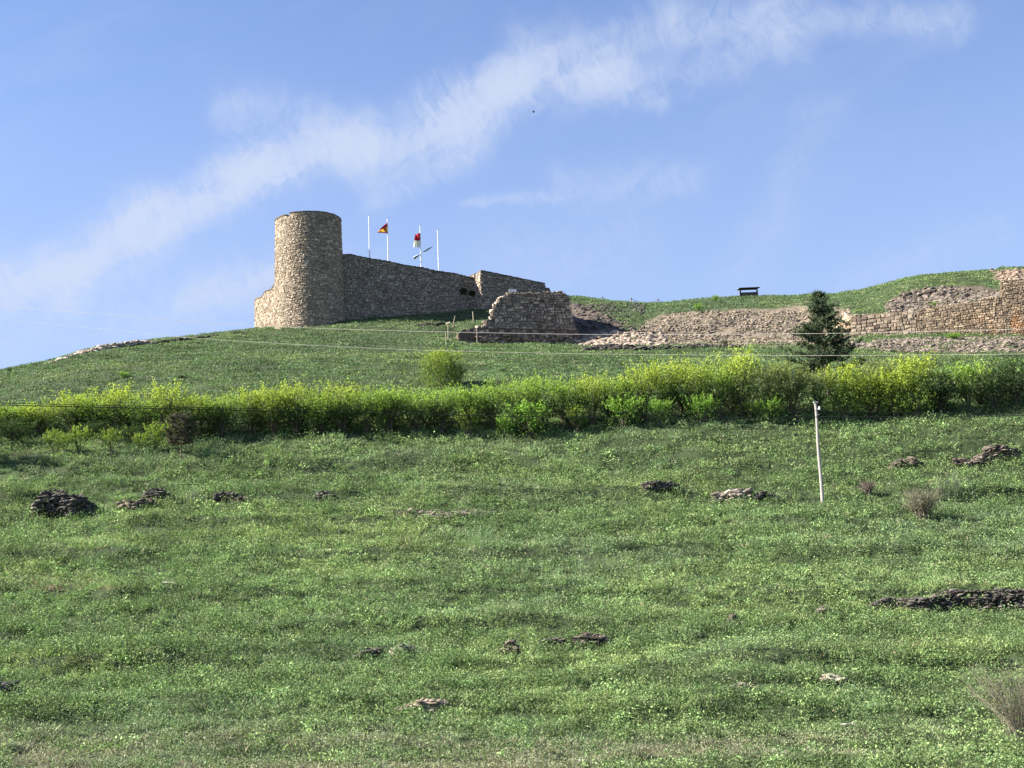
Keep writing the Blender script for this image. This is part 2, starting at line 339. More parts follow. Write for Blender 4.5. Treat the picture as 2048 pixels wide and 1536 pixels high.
tm = M(); tm.add(np.stack([X, Y, Z], -1).reshape(-1, 3), np.stack([i + j, i + j + 1, i + na + j + 1, i + na + j], -1).reshape(-1, 4), gcol.reshape(-1, 3))
gr = struct(tm.build('hillside', mg, smooth=True))
gr['label'] = 'green hillside rising to the castle ridge'

# stone remains standing in the grass: name, label, kind, foot line, height, stones per metre, stone size, colours
DK1, DK2 = (.040, .036, .033), (.12, .108, .095); LT1, LT2 = (.19, .155, .12), (.34, .29, .235)
G1 = 'remains of dry stone terrace walls on the slope'
ST = [
 ('dry_stone_wall', 'large dark dry stone wall remnant with a slanting top in the grass at left', 'stone wall', [(66, 1034), (130, 1040), (190, 1028)], [(62, .5), (85, 1.6), (110, 1.75), (135, 1.35), (165, 1.1), (195, .4)], 130, .15, DK1, DK2),
 ('stone_heap', 'low broken pile of grey stones right of the large left wall remnant', 'stone pile', [(236, 1018), (270, 1024), (302, 1012)], [(236, .35), (262, .7), (302, .45)], 60, .17, DK1, LT1),
 ('dry_stone_wall', 'small dark stone mound with rounded top below the young pine', 'stone wall', [(285, 1008), (345, 1006)], [(285, .7), (305, 1.0), (345, .45)], 90, .14, DK1, DK2),
 ('dry_stone_wall', 'short dark stone strip in grass below the left third of the hedge', 'stone wall', [(428, 1008), (500, 1009)], [(428, .5), (450, .75), (500, .45)], 90, .13, DK1, DK2),
 ('stone_heap', 'tiny dark stone heap in grass left of the dead brushwood', 'stone pile', [(634, 1003), (668, 1002)], [(634, .4), (650, .6), (668, .3)], 80, .13, DK1, DK2),
 ('dry_stone_wall', 'narrow dark stone line between the brushwood and the utility pole', 'stone wall', [(1286, 981), (1358, 982)], [(1286, .45), (1310, .65), (1358, .4)], 90, .13, DK1, DK2),
 ('dry_stone_wall', 'dark stones with pale rubble in front left of the utility pole foot', 'stone wall', [(1424, 1006), (1500, 1001)], [(1424, .45), (1450, .75), (1500, .6)], 100, .14, DK1, LT2),
 ('stone_heap', 'small scattering of grey stones just left of the utility pole foot', 'stone pile', [(1508, 1003), (1552, 999)], [(1508, .3), (1530, .6), (1552, .3)], 60, .14, DK1, DK2),
 ('stone_heap', 'dark rounded stone heap right of the utility pole', 'stone pile', [(1782, 941), (1846, 938)], [(1780, .3), (1805, .75), (1830, .65), (1848, .25)], 130, .15, DK1, LT1),
 ('dry_stone_wall', 'long dark stone wall remnant rising to the right at the right edge', 'stone wall', [(1912, 933), (1960, 932), (2040, 918)], [(1912, .45), (1932, .5), (1942, .15), (1965, .65), (1985, 1.05), (2010, 1.0), (2040, .5)], 110, .15, DK1, LT1),
 ('dry_stone_wall', 'longest dark dry stone wall with pale capstones at lower right', 'stone wall', [(1738, 1220), (1850, 1227), (1930, 1229), (2120, 1221)], [(1738, .2), (1780, .55), (1850, .78), (1930, .95), (2048, .92), (2120, .9)], 200, .095, (.03, .027, .025), (.13, .115, .10)),
 ('stone_heap', 'small brown stone heap just left of the long lower right wall', 'stone pile', [(1638, 1232), (1664, 1230)], [(1638, .25), (1650, .45), (1664, .2)], 120, .09, DK1, LT1),
 ('stone_heap', 'small pointed brown rock heap in the lower right grass', 'stone pile', [(1452, 1252), (1484, 1250)], [(1452, .2), (1470, .5), (1484, .25)], 120, .10, DK1, LT1),
 ('stone_heap', 'ragged stones, leftmost of the row below the centre', 'stone pile', [(718, 1318), (758, 1312)], [(718, .4), (758, .35)], 110, .10, DK1, DK2),
 ('stone_heap', 'pale topped stones second in the row below the centre', 'stone pile', [(785, 1314), (828, 1310)], [(785, .35), (805, .45), (828, .3)], 110, .10, DK1, LT2),
 ('stone_heap', 'small dark rocks in weeds, between the row of stones below the centre', 'stone pile', [(1008, 1312), (1034, 1308)], [(1008, .3), (1020, .45), (1034, .25)], 110, .10, DK1, LT1),
 ('stone_heap', 'grey stones partly hidden by weeds left of the flat topped stones', 'stone pile', [(1078, 1306), (1128, 1298)], [(1078, .35), (1115, .5), (1128, .3)], 90, .11, DK1, DK2),
 ('dry_stone_wall', 'flat topped block of dark stones below the centre right', 'stone wall', [(1150, 1292), (1212, 1290)], [(1150, .35), (1180, .45), (1212, .35)], 150, .11, DK1, LT1),
 ('stone_heap', 'flat spread of tan cobbles at the bottom centre', 'stone pile', [(790, 1424), (840, 1424), (892, 1416)], [(790, .12), (840, .28), (892, .2)], 120, .08, LT1, (.34, .27, .21)),
 ('stone_heap', 'low heap of pale grey pebbles at the lower right', 'stone pile', [(1460, 1384), (1518, 1380)], [(1460, .12), (1490, .28), (1518, .12)], 120, .06, LT1, LT2),
 ('stone_heap', 'two pale tan boulders with rubble at the lower right', 'stone pile', [(1652, 1366), (1690, 1364)], [(1652, .22), (1668, .2), (1690, .12)], 45, .13, LT2, (.5, .42, .33)),
 ('stone_heap', 'dark rock hidden in weeds at the lower left edge', 'stone pile', [(-30, 1400), (34, 1398)], [(-30, .5), (34, .35)], 60, .16, DK1, DK2),
]
# ---------------------------------------------------------------- grass and weeds
rng = np.random.default_rng(7)
def scatter(nn, d0, d1, seed, amin=-.47, amax=.47, pw=0.0):
    r = np.random.default_rng(seed); u = r.random(nn)
    d = d0 * (d1 / d0) ** (u ** (1.0 - pw)); a_ = r.uniform(amin, amax, nn); x = a_ * d; z = ground_z(x, d)
    return x, d, z, r
def blades(x, y, z, K, h, w_, spread, col, r, lean=.6, flat=0.0):
    n_ = len(x); h = np.broadcast_to(h, (n_,)); w_ = np.broadcast_to(w_, (n_,)); spread = np.broadcast_to(spread, (n_,))
    an = r.uniform(0, 2 * np.pi, (n_, K)); rad = spread[:, None] * np.sqrt(r.random((n_, K)))
    bx = x[:, None] + rad * np.cos(an); by = y[:, None] + rad * np.sin(an)
    up = h[:, None] * r.uniform(.45, 1.15, (n_, K)); la = an + r.normal(0, .7, (n_, K)); ln = lean * up * r.uniform(.2, 1.3, (n_, K))
    bz = z[:, None] + (by - y[:, None]) * .3 - .02 + flat * up * r.random((n_, K))
    tip = np.stack([bx + ln * np.cos(la), by + ln * np.sin(la), bz + up], -1)
    fa = r.uniform(0, 2 * np.pi, (n_, K)); ww = w_[:, None] * r.uniform(.6, 1.4, (n_, K)) * .5
    off = np.stack([ww * np.cos(fa), ww * np.sin(fa), ww * r.normal(0, .5, (n_, K))], -1)
    base = np.stack([bx, by, bz], -1); mid = base * .45 + tip * .55
    V = np.stack([base - off * .5, mid + off, tip, mid - off], 2).reshape(-1, 3) if True else None
    nf = n_ * K; Fq = np.arange(nf * 4).reshape(-1, 4)
    cc = col[:, None, :] * r.uniform(.65, 1.35, (n_, K, 1)) * (1 + r.normal(0, .06, (n_, K, 3)))
    return V, Fq, np.repeat(np.clip(cc, 0.004, 1).reshape(-1, 3), 4, 0)
def pal(x, y, r):
    n1 = fbm(x / 9, y / 6, 51, 4); n2 = fbm(x / 3.5, y / 2.2, 61, 3); n3 = fbm(x / 14, y / 10, 71, 3)
    yg = np.array([.245, .320, .122]); mgc = np.array([.168, .255, .105]); bgc = np.array([.155, .222, .118]); dry = np.array([.36, .32, .21]); dk = np.array([.080, .130, .050])
    c_ = mgc + (yg - mgc) * sstep(n1, .45, .68)[:, None]
    c_ = c_ + (bgc - c_) * sstep(n3, .52, .68)[:, None] * .8
    c_ = c_ + (dk - c_) * (sstep(n2, .52, .68) * .75)[:, None]
    m_ = r.random(len(x)); c_ = np.where((m_ < .035)[:, None], dry, c_)
    c_ = np.where(((m_ > .985))[:, None], yg * 1.05, c_)
    c_ = c_ * 1.08 * (1 - .45 * sstep(fbm(x / 2.6, y / .9, 611, 3), .53, .66))[:, None]  # streaks darkened in the leaf colour to suggest shadowed hollows
    far = sstep(y, 112, 160)[:, None]; c_ = c_ * (1 - .12 * far) + np.array([.095, .13, .055]) * .12 * far
    pn = (.25 + .75 * sstep(fbm(x / 6, y / 2.4, 91, 3), .48, .62)) * (1 - sstep(y, 41, 47)); c_ = c_ * (1 - pn[:, None] * .7) + np.array([.26, .245, .17]) * pn[:, None] * .7
    return c_
def clumps(x, y, z, K, h, size, spread, col, r, ratio=.5):
    n_ = len(x); h = np.broadcast_to(h, (n_,))[:, None]; size = np.broadcast_to(size, (n_,))[:, None]; spread = np.broadcast_to(spread, (n_,))[:, None]
    an = r.uniform(0, 2 * np.pi, (n_, K)); rr_ = np.sqrt(r.random((n_, K))); bx = x[:, None] + spread * rr_ * np.cos(an); by = y[:, None] + spread * rr_ * np.sin(an)
    t_ = r.random((n_, K)); bz = z[:, None] + (by - y[:, None]) * .3 + h * t_ * (1.15 - .6 * rr_ ** 2)
    a = r.normal(size=(n_, K, 3)) * np.array([1, 1, .8]) + np.array([0, 0, .35]) + np.stack([np.cos(an), np.sin(an), 0 * an], -1) * .6; a /= np.linalg.norm(a, axis=-1, keepdims=True)
    b = np.cross(a, r.normal(size=(n_, K, 3))); b /= np.linalg.norm(b, axis=-1, keepdims=True) + 1e-9; s_ = (size * r.uniform(.6, 1.4, (n_, K)))[..., None]
    p0 = np.stack([bx, by, bz], -1); V = np.stack([p0 - a * s_ * .5, p0 + b * s_ * .5 * ratio, p0 + a * s_ * .5, p0 - b * s_ * .5 * ratio], 2).reshape(-1, 3)
    cc = col[:, None, :] * r.uniform(.55, 1.45, (n_, K, 1)) * (1 + r.normal(0, .05, (n_, K, 3)))
    return V, np.arange(n_ * K * 4).reshape(-1, 4), np.repeat(np.clip(cc, 0.004, 1).reshape(-1, 3), 4, 0)
def unburied(x, y):
    k = np.ones(len(x), bool)
    for q in ST:
        bs = q[3]; f0 = hit(*bs[0]); f1 = hit(*bs[-1]); xm = (x - f0[0]) / (f1[0] - f0[0]); yl = f0[1] + (f1[1] - f0[1]) * np.clip(xm, 0, 1)
        k &= ~((xm > -.02) & (xm < 1.02) & (y > yl - .12) & (y < yl + .5))
    return k
x, y, z, r = scatter(135000, 34.5, 114, 1)
ms, px, row = masks(x, y, z); keep = (r.random(len(x)) > bare(ms) * .9) & unburied(x, y); x, y, z = x[keep], y[keep], z[keep]
sc = (y / 45) ** .7; tall = (.35 + .65 * sstep(fbm(x / 4.0, y / 1.8, 31, 3), .42, .62)) * sstep(fbm(x / .85, y / .65, 131, 2), .40, .68) * r.uniform(.6, 1.1, len(x)); gap = (fbm(x / .8, y / .5, 231, 2) > .60) & (r.random(len(x)) < .8); x, y, z, sc, tall = x[~gap], y[~gap], z[~gap], sc[~gap], tall[~gap]
g = M(); V, Fq, cc = clumps(x, y, z, 11, (.05 + .46 * tall) * sc, .078 * sc, (.24 - .09 * tall) * sc, pal(x, y, r) * 1.06, r, .38); g.add(V, Fq, cc)
x, y, z = x[::2], y[::2], z[::2]; sc = sc[::2]; tall = tall[::2]
V, Fq, cc = blades(x, y, z, 8, (.12 + .22 * tall) * sc, .022 * sc, .20 * sc, pal(x, y, r) * 1.12, r, 1.1, .15); g.add(V, Fq, cc)
x, y, z, r = scatter(9500, 34.5, 110, 6); pk = fbm(x / 5, y / 2.0, 331, 3) > .47; ms, px, row = masks(x, y, z); pk &= unburied(x, y) & (bare(ms) < .5); x, y, z = x[pk], y[pk], z[pk]; sc = (y / 45) ** .55; rad = np.exp(r.normal(0, .35, len(x))) * .30 * sc
V, Fq, cc = clumps(x, y, z - .02, 64, rad * r.uniform(.9, 1.6, len(x)), .085 * sc, rad, np.array([.150, .220, .085]) * np.exp(r.normal(0, .40, (len(x), 1))), r); g.add(V, Fq, cc)
for d0_, d1_, nn_, cut_, sd_ in ((50, 64, 3600, .50, 8), (37, 50, 900, .55, 18), (82, 101, 2600, .54, 28), (64, 82, 900, .57, 38)):
    x, y, z, r = scatter(nn_, d0_, d1_, sd_); pk = (fbm(x / 4.5, y / 1.7, 400 + sd_, 3) > cut_) & unburied(x, y); x, y, z = x[pk], y[pk], z[pk]; sc = (y / 50) ** .5; rad = np.exp(r.normal(0, .3, len(x))) * .34 * sc
    V, Fq, cc = clumps(x, y, z - .03, 110, rad * r.uniform(.9, 1.7, len(x)), .075 * sc, rad, np.array([.125, .195, .075]) * np.exp(r.normal(0, .25, (len(x), 1))), r, .4); g.add(V, Fq, cc)  # weed mounds coloured darker to paint bands of shade across the slope
for q in ST:
    f0 = hit(*q[3][0]); f1 = hit(*q[3][-1]); L_ = np.linalg.norm(f1 - f0); m_ = int(L_ * 7) + 4; u = r.random(m_) * 1.1 - .05; xx = f0[0] + (f1[0] - f0[0]) * u; fr_ = r.random(m_) < .72
    yy = f0[1] + (f1[1] - f0[1]) * u + np.where(fr_, r.uniform(-.7, -.12, m_), r.uniform(.3, .9, m_)); zz = ground_z(xx, yy) + np.where(fr_, 0, .12); k2 = (f0[1] / 45) ** .5
    V, Fq, cc = clumps(xx, yy, zz, 34, r.uniform(.12, .42, m_) * k2, .075 * k2, r.uniform(.14, .32, m_) * k2, pal(xx, yy, r), r, .4); g.add(V, Fq, cc)
struct(g.build('meadow_grass', MG), 'stuff')['label'] = 'leafy green grass and weeds over the lower slope'
x, y, z, r = scatter(62000, 110, 216, 2, pw=.25)
ms, px, row = masks(x, y, z); ok = (r.random(len(x)) > bare(ms) * .97); x, y, z = x[ok], y[ok], z[ok]
g = M(); V, Fq, cc = clumps(x, y, z, 10, .08 + .22 * sstep(fbm(x / 3, y / 2, 33, 2), .45, .7), .17, .5, pal(x, y, r) * np.array([.80, .84, .86]), r); g.add(V, Fq, cc)
struct(g.build('upper_slope_grass', MG), 'stuff')['label'] = 'short green grass on the upper slope below the castle'
x, y, z, r = scatter(15000, 36, 112, 3)
f_ = fbm(x / 6, y / 1.5, 123, 3) + .06 * np.exp(-((y - 57) / 5) ** 2) > .57; x, y, z = x[f_], y[f_], z[f_]; sc = (y / 45) ** .6
g = M(); V, Fq, cc = clumps(x, y, z, 18, r.uniform(.3, .62, len(x)) * sc, .062 * sc, .13 * sc, np.array([.20, .25, .115]) * np.exp(r.normal(0, .25, (len(x), 1))), r); g.add(V, Fq, cc)
struct(g.build('tall_weeds', MG), 'stuff')['label'] = 'taller pale green weeds standing in bands across the slope'
g = M(); r = np.random.default_rng(5)
for cx, cy, wd, hh, nn in ((1215, 1145, 75, 45, 60), (1905, 985, 45, 42, 60), (1590, 1000, 90, 14, 50), (640, 1060, 60, 24, 24), (1700, 1050, 300, 20, 60), (300, 1010, 180, 22, 60), (1000, 1290, 400, 24, 90), (500, 1330, 380, 24, 90), (1500, 1300, 280, 22, 60)):
    for _ in range(nn):
        q = hit(cx + r.normal(0, wd * .45), cy + r.normal(0, 9)); L = hh * q[1] / F * r.uniform(.4, 1.1)
        t_ = np.linspace(0, 1, 3)[:, None]; g.tube(q + t_ * np.array([r.normal(0, .12) * L, r.normal(0, .1) * L, L]) , [.012 * q[1] / 60, .009 * q[1] / 60, .003], (.42, .40, .30), 3, False)
struct(g.build('dry_stalks', MG), 'stuff')['label'] = 'thin pale dry stalks standing in the grass'

# ---------------------------------------------------------------- rocks
PHI = (1 + 5 ** .5) / 2
ICO = np.array([[-1, PHI, 0], [1, PHI, 0], [-1, -PHI, 0], [1, -PHI, 0], [0, -1, PHI], [0, 1, PHI], [0, -1, -PHI], [0, 1, -PHI], [PHI, 0, -1], [PHI, 0, 1], [-PHI, 0, -1], [-PHI, 0, 1]]) / 1.9
ICF = np.array([[0, 11, 5], [0, 5, 1], [0, 1, 7], [0, 7, 10], [0, 10, 11], [1, 5, 9], [5, 11, 4], [11, 10, 2], [10, 7, 6], [7, 1, 8], [3, 9, 4], [3, 4, 2], [3, 2, 6], [3, 6, 8], [3, 8, 9], [4, 9, 5], [2, 4, 11], [6, 2, 10], [8, 6, 7], [9, 8, 1]])
def rocks(mb, pos, size, r, cols, flat=.6, long=1.5):
    n_ = len(pos); size = np.broadcast_to(size, (n_,))
    v = ICO[None] * r.uniform(.7, 1.3, (n_, 12, 1)) * np.stack([size * r.uniform(.8, long, n_), size * r.uniform(.7, 1.2, n_), size * flat * r.uniform(.6, 1.2, n_)], 1)[:, None]
    a_ = r.normal(0, .5, n_); c_, s_ = np.cos(a_), np.sin(a_); b_ = r.normal(0, .25, n_); cb, sb = np.cos(b_), np.sin(b_)
    x1 = v[..., 0] * cb[:, None] - v[..., 2] * sb[:, None]; z1 = v[..., 0] * sb[:, None] + v[..., 2] * cb[:, None]
    v = np.stack([x1 * c_[:, None] - v[..., 1] * s_[:, None], x1 * s_[:, None] + v[..., 1] * c_[:, None], z1], -1) + pos[:, None]
    f = (ICF[None] + (np.arange(n_) * 12)[:, None, None]).reshape(-1, 3)
    mb.add(v.reshape(-1, 3), f, np.repeat(cols, 12, 0))
def rcols(n_, r, a, b, j=.12):
    t_ = r.random((n_, 1)); return np.clip((np.array(a) * (1 - t_) + np.array(b) * t_) * (1 + r.normal(0, j, (n_, 1))), .01, 1)
def stone_thing(name, label, cat, base, height, nper, size, ca, cb, seed, group=None, back=.12, thick=.28, flat=.5):
    """A heap or dry wall: base = [(px,row)] along its foot, height = [(px, metres)]"""
    r = np.random.default_rng(seed); x0, x1 = base[0][0], base[-1][0]
    L = abs(W(x1, 900, hit(x1, base[-1][1])[1])[0] - W(x0, 900, hit(x0, base[0][1])[1])[0])
    nn = int(nper * L); nk = max(3, int(L / .6)); ks = np.linspace(x0, x1, nk)
    foot = np.array([hit(k, np.interp(k, *zip(*base))) for k in ks])
    mb = M(); u = r.random(nn); p_ = np.stack([np.interp(u, np.linspace(0, 1, nk), foot[:, q]) for q in range(3)], 1)
    hh = 1.22 * np.interp(x0 + u * (x1 - x0), *zip(*height)) * (.75 + .35 * vnoise(u * L / .9, u * 0, seed)); t_ = r.random(nn) ** .8
    p_[:, 2] += t_ * hh - .05; p_[:, 1] += t_ * hh * back + r.random(nn) * thick * np.where(t_ > .8, 1.6, .5)
    gz = ground_z(p_[:, 0], p_[:, 1]); up_ = p_[:, 2] > gz - size * 1.0; p_, t_ = p_[up_], t_[up_]
    cols = rcols(len(p_), r, ca, cb); rocks(mb, p_, size * np.exp(np.clip(r.normal(-.05, .38, len(p_)), -.8, .75)), r, cols, flat)
    # earth and packing behind the face
    hs = np.interp(ks, *zip(*height)) * .72
    for a_ in range(nk - 1):
        q = []
        for b_ in (a_, a_ + 1):
            q += [foot[b_] + (0, .28, -.3), foot[b_] + (0, .28 + hs[b_] * back, hs[b_]), foot[b_] + (0, .9 + hs[b_] * back, hs[b_] + .02), foot[b_] + (0, 1.2 + hs[b_] * back, -.3)]
        mb.add(q, np.array([[0, 4, 5, 1], [1, 5, 6, 2], [2, 6, 7, 3]]), (.05, .042, .035))
    return tag(mb.build(name, MD, origin=foot[nk // 2]), label, cat, group)
for k, (nm, lb, cat, bs, hg, npr, sz, ca, cb) in enumerate(ST): stone_thing(nm, lb, cat, bs, hg, npr, sz, ca, cb, 100 + k, G1)
stone_thing('dry_stone_wall', 'dark low stone terrace edge under the pale scree, left stretch', 'stone wall', [(1168, 701), (1292, 701)], [(1168, .5), (1220, .8), (1292, .5)], 45, .2, DK1, DK2, 140, G1, 1.2)
stone_thing('dry_stone_wall', 'dark low stone terrace edge under the pale scree, right stretch', 'stone wall', [(1302, 699), (1480, 695)], [(1302, .4), (1390, .65), (1480, .35)], 40, .18, DK1, DK2, 141, G1, 1.2)
stone_thing('stone_heap', 'dark stones on the grass bank to the right of the tower foot', 'stone pile', [(825, 654), (890, 648)], [(825, .25), (855, .45), (890, .2)], 40, .18, DK1, LT1, 142, None, 1.0)
stone_thing('ridge_wall', 'low pale rubble wall running along the ridge at left of the castle', 'stone wall', [(95, 728), (150, 712), (205, 700), (260, 692), (310, 687)], [(95, .05), (150, .30), (205, .55), (270, .55), (310, .25)], 60, .2, (.30, .25, .2), (.50, .43, .35), 143, None, .3)
stone_thing('ridge_wall', 'low dark stones along the ridge between pale rubble wall and castle', 'stone wall', [(300, 690), (380, 679), (430, 672), (500, 664)], [(300, .25), (350, .3), (400, .2), (500, .1)], 35, .18, DK1, DK2, 144, None, .3)
# loose rubble that nobody could count
def rubble(name, label, nn, pxr, rowf, size, ca, cb, seed, flat=.7, lift=0.0, clump=None):
    r = np.random.default_rng(seed); P_ = []
    dgr = np.arange(146, 214, .25)
    for cpx in np.linspace(pxr[0], pxr[1], 80):
        rr_ = ray(cpx, 640); xx = rr_[0] * dgr; zz = ground_z(xx, dgr); a_, b_ = proj(xx, dgr, zz); t0, t1 = rowf(cpx)
        vis = b_ <= np.minimum.accumulate(b_) + .5; kk = np.nonzero((b_ > t0) & (b_ < t1) & vis)[0]
        if len(kk):
            m_ = max(1, nn // 80); sel = r.choice(kk, m_, p=None); dd = dgr[sel] + r.uniform(-.2, .2, m_); xj = r.uniform(-1, 1, m_) * (pxr[1] - pxr[0]) / 160 * dd / F
            P_.append(np.stack([xx[sel] + xj, dd], 1))
    P_ = np.concatenate(P_); zz = ground_z(P_[:, 0], P_[:, 1]); pos = np.stack([P_[:, 0], P_[:, 1], zz + lift], 1)
    if clump: 
        k = fbm(pos[:, 0] / clump, pos[:, 1] / clump + zz / clump, seed, 3) + r.normal(0, .06, len(pos)) > .455; pos = pos[k]
    mb = M(); rocks(mb, pos, size * np.exp(np.clip(r.normal(0, .45, len(pos)), -1, .75)), r, rcols(len(pos), r, ca, cb), flat); o = struct(mb.build(name, MD), 'stuff'); o['label'] = label; return o
rubble('scree_rubble', 'pale pinkish rubble covering the bare scree slope', 15000, (1240, 1700), lambda p_: (np.interp(p_, [1240, 1290, 1330, 1420, 1700], [672, 650, 630, 622, 620]), 690), .105, (.11, .09, .07), (.33, .27, .205), 200, .75, .0, 2.2)
rubble('fallen_blocks', 'larger pale fallen blocks at the foot of the ruined wall', 900, (1158, 1330), lambda p_: (np.interp(p_, [1158, 1210, 1330], [676, 664, 668]), 691), .24, (.22, .175, .135), (.44, .36, .285), 201)
rubble('bank_rubble', 'rubble coloured dark as shade on the bank right of the ruined wall', 1400, (1150, 1290), lambda p_: (608, 668), .16, DK1, DK2, 202, .7, 0, 3)  # stones toned dark to go with the shadow painted on the bank
rubble('mound_rubble', 'dark loose stones on the mound above the right rampart', 2600, (1775, 2006), lambda p_: (np.interp(p_, [1775, 1800, 1850, 1900, 2006], [612, 592, 578, 573, 584]), 625), .2, (.075, .063, .055), (.21, .175, .14), 203)
rubble('terrace_rubble', 'loose grey stones spilling below the right rampart', 7600, (1700, 2120), lambda p_: (np.interp(p_, [1700, 1760, 1850, 2120], [688, 680, 676, 672]), np.interp(p_, [1700, 1760, 1850, 2120], [694, 701, 706, 702])), .125, (.07, .06, .05), (.30, .25, .20), 204, .7, .0, 1.6)
rubble('soil_stones', 'brown soil clods and stones at the top right of the mound', 260, (1990, 2100), lambda p_: (540, 562), .2, (.16, .12, .09), (.26, .2, .15), 205)

# ---------------------------------------------------------------- masonry
def masonry(mb, P, s0, s1, zf0, ztop, cw, ch, r, ca, cb, keep=None, proud=(.02, .10), inset=.10, jit=.12, wob=.05, tall=0.0):
    S0, S1, Z0, Z1 = [], [], [], []; zmin = min(zf0(s0), zf0((s0 + s1) / 2), zf0(s1)); zmax = max(ztop(q) for q in np.linspace(s0, s1, 30)); z_ = zmin
    while z_ < zmax:
        h_ = ch * r.uniform(.65, 1.4); s_ = s0 - r.random() * cw * .5
        while s_ < s1:
            w_ = cw * r.uniform(.40, 1.0) * (1.9 if r.random() < .3 else 1.2); m_ = min(max(s_ + w_ / 2, s0), s1)
            e0, e1 = max(s_, s0), min(s_ + w_, s1)
            if e1 - e0 > cw * .25 and z_ + h_ > zf0(m_) and z_ + h_ * .6 < ztop(m_) and (keep is None or keep(m_, z_ + h_ / 2)):
                hh = h_ * (1 + (r.random() * tall if r.random() < .25 else 0)); S0.append(e0); S1.append(e1); Z0.append(z_); Z1.append(min(z_ + hh, ztop(m_) + ch * .3))
            s_ += w_
        z_ += h_
    S0, S1, Z0, Z1 = map(np.array, (S0, S1, Z0, Z1)); n_ = len(S0); g_ = .02
    wv = lambda s, z: z + wob * (vnoise(s / 2.2, z / 3.0, 5) - .5) * 2
    sb = np.stack([S0 + g_, S1 - g_, S1 - g_, S0 + g_], 1); zb = np.stack([Z0 + g_, Z0 + g_, Z1 - g_, Z1 - g_], 1)
    ws = (S1 - S0)[:, None]; hs = (Z1 - Z0)[:, None]; sgS = np.array([[1, -1, -1, 1]]); sgZ = np.array([[1, 1, -1, -1]])
    sf = sb + sgS * ws * inset * r.uniform(.4, 1.6, (n_, 4)); zf = zb + sgZ * hs * inset * r.uniform(.4, 1.6, (n_, 4))
    sb = sb + r.normal(0, jit * .12, (n_, 4)) * ws; zb = zb + r.normal(0, jit * .2, (n_, 4)) * hs; zf = zf + r.normal(0, jit * .7, (n_, 4)) * hs * .5; sf = sf + r.normal(0, jit * .5, (n_, 4)) * np.minimum(ws, .5) * .5; off_ = r.normal(0, .10, (n_, 1)) * hs; zb = zb + off_; zf = zf + off_
    o = r.uniform(*proud, n_)[:, None] + r.normal(0, .012, (n_, 4))
    vb = P(sb, wv(sb, zb), np.full((n_, 4), -.04)); vf = P(sf, wv(sf, zf), o); v = np.concatenate([vb, vf], 1)
    fq = np.array([[4, 5, 6, 7], [0, 1, 5, 4], [1, 2, 6, 5], [2, 3, 7, 6], [3, 0, 4, 7]])
    mb.add(v.reshape(-1, 3), (fq[None] + (np.arange(n_) * 8)[:, None, None]).reshape(-1, 4), np.repeat(rcols(n_, r, ca, cb, .20), 8, 0))
def core(mb, P, s0, s1, zbot, ztop, th, col, n_=40, front=0.0, closed_ends=True):
    s = np.linspace(s0, s1, n_); zb = np.array([zbot(q) for q in s]); zt = np.array([ztop(q) for q in s]) - .03
    ring = np.stack([P(s, zb, np.full(n_, front)), P(s, zt, np.full(n_, front)), P(s, zt, np.full(n_, -th)), P(s, zb, np.full(n_, -th))], 1)
    i_ = np.arange(n_ - 1)[:, None] * 4; j_ = np.arange(3)[None]
    f = np.stack([i_ + j_, i_ + 4 + j_, i_ + 5 + j_, i_ + 1 + j_], -1).reshape(-1, 4)
    mb.add(ring.reshape(-1, 3), [f, np.array([[0, 1, 2, 3], [n_ * 4 - 1, n_ * 4 - 2, n_ * 4 - 3, n_ * 4 - 4]])], col)
def straight(A_, B_):
    A_ = np.array(A_[:2]); B_ = np.array(B_[:2]); L = np.linalg.norm(B_ - A_); t_ = (B_ - A_) / L; n_ = np.array([t_[1], -t_[0]])
    def P(s, z, o):
        s, z, o = np.broadcast_arrays(np.asarray(s, float), z, o)
        return np.stack([A_[0] + t_[0] * s + n_[0] * o, A_[1] + t_[1] * s + n_[1] * o, z], -1)
    return P, L
def shade_coping(mb, P, s0, s1, ztop, th, col, r, n_=None, w_=.6, h_=.09):
    s = s0
    while s < s1 - .1:
        e = min(s1, s + w_ * r.uniform(.7, 1.3)); z = ztop((s + e) / 2) + r.uniform(-.02, .03)
        q = []
        for a_, b_ in ((s + .008, .10), (e - .008, .10), (e - .008, -th - .03), (s + .008, -th - .03)): q += [P(a_, z - .03, b_), P(a_, z + h_, b_ * .96)]
        mb.add(np.array(q), np.array([[1, 3, 5, 7], [0, 2, 3, 1], [2, 4, 5, 3], [4, 6, 7, 5], [6, 0, 1, 7], [6, 4, 2, 0]]), np.array(col) * r.uniform(.75, 1.25)); s = e
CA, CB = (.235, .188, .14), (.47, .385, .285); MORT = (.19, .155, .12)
# round tower
dt = 180.0; tc_ = W(619.5, 600, dt); r_top = 67 / F * dt; r_bot = 71.5 / F * dt
ztw = float(W(619, 421, dt - r_top)[2]); zbw = float(W(619, 690, dt)[2])
def PT(s, z, o):
    s, z, o = np.broadcast_arrays(np.asarray(s, float), z, o); a_ = s / 4.4; rad = r_top + (r_bot - r_top) * np.clip((ztw - z) / (ztw - zbw), 0, 1) + o + .05 * np.sin(a_ * 3)
    return np.stack([tc_[0] + (z - 45) * 0 + rad * np.sin(a_), tc_[1] - rad * np.cos(a_), z], -1)
cir = 2 * np.pi * 4.4
r = np.random.default_rng(11); tw = empty('round_tower', (tc_[0], tc_[1], zbw), 'tall round stone castle tower on the crest, sunlit on its left half', 'tower')
def ttop(s):
    a_ = (s / 4.4 + math.pi) % (2 * math.pi) - math.pi
    return ztw - .12 - (.28 if -.60 < a_ < -.48 else 0) - .10 * (a_ < -.48)
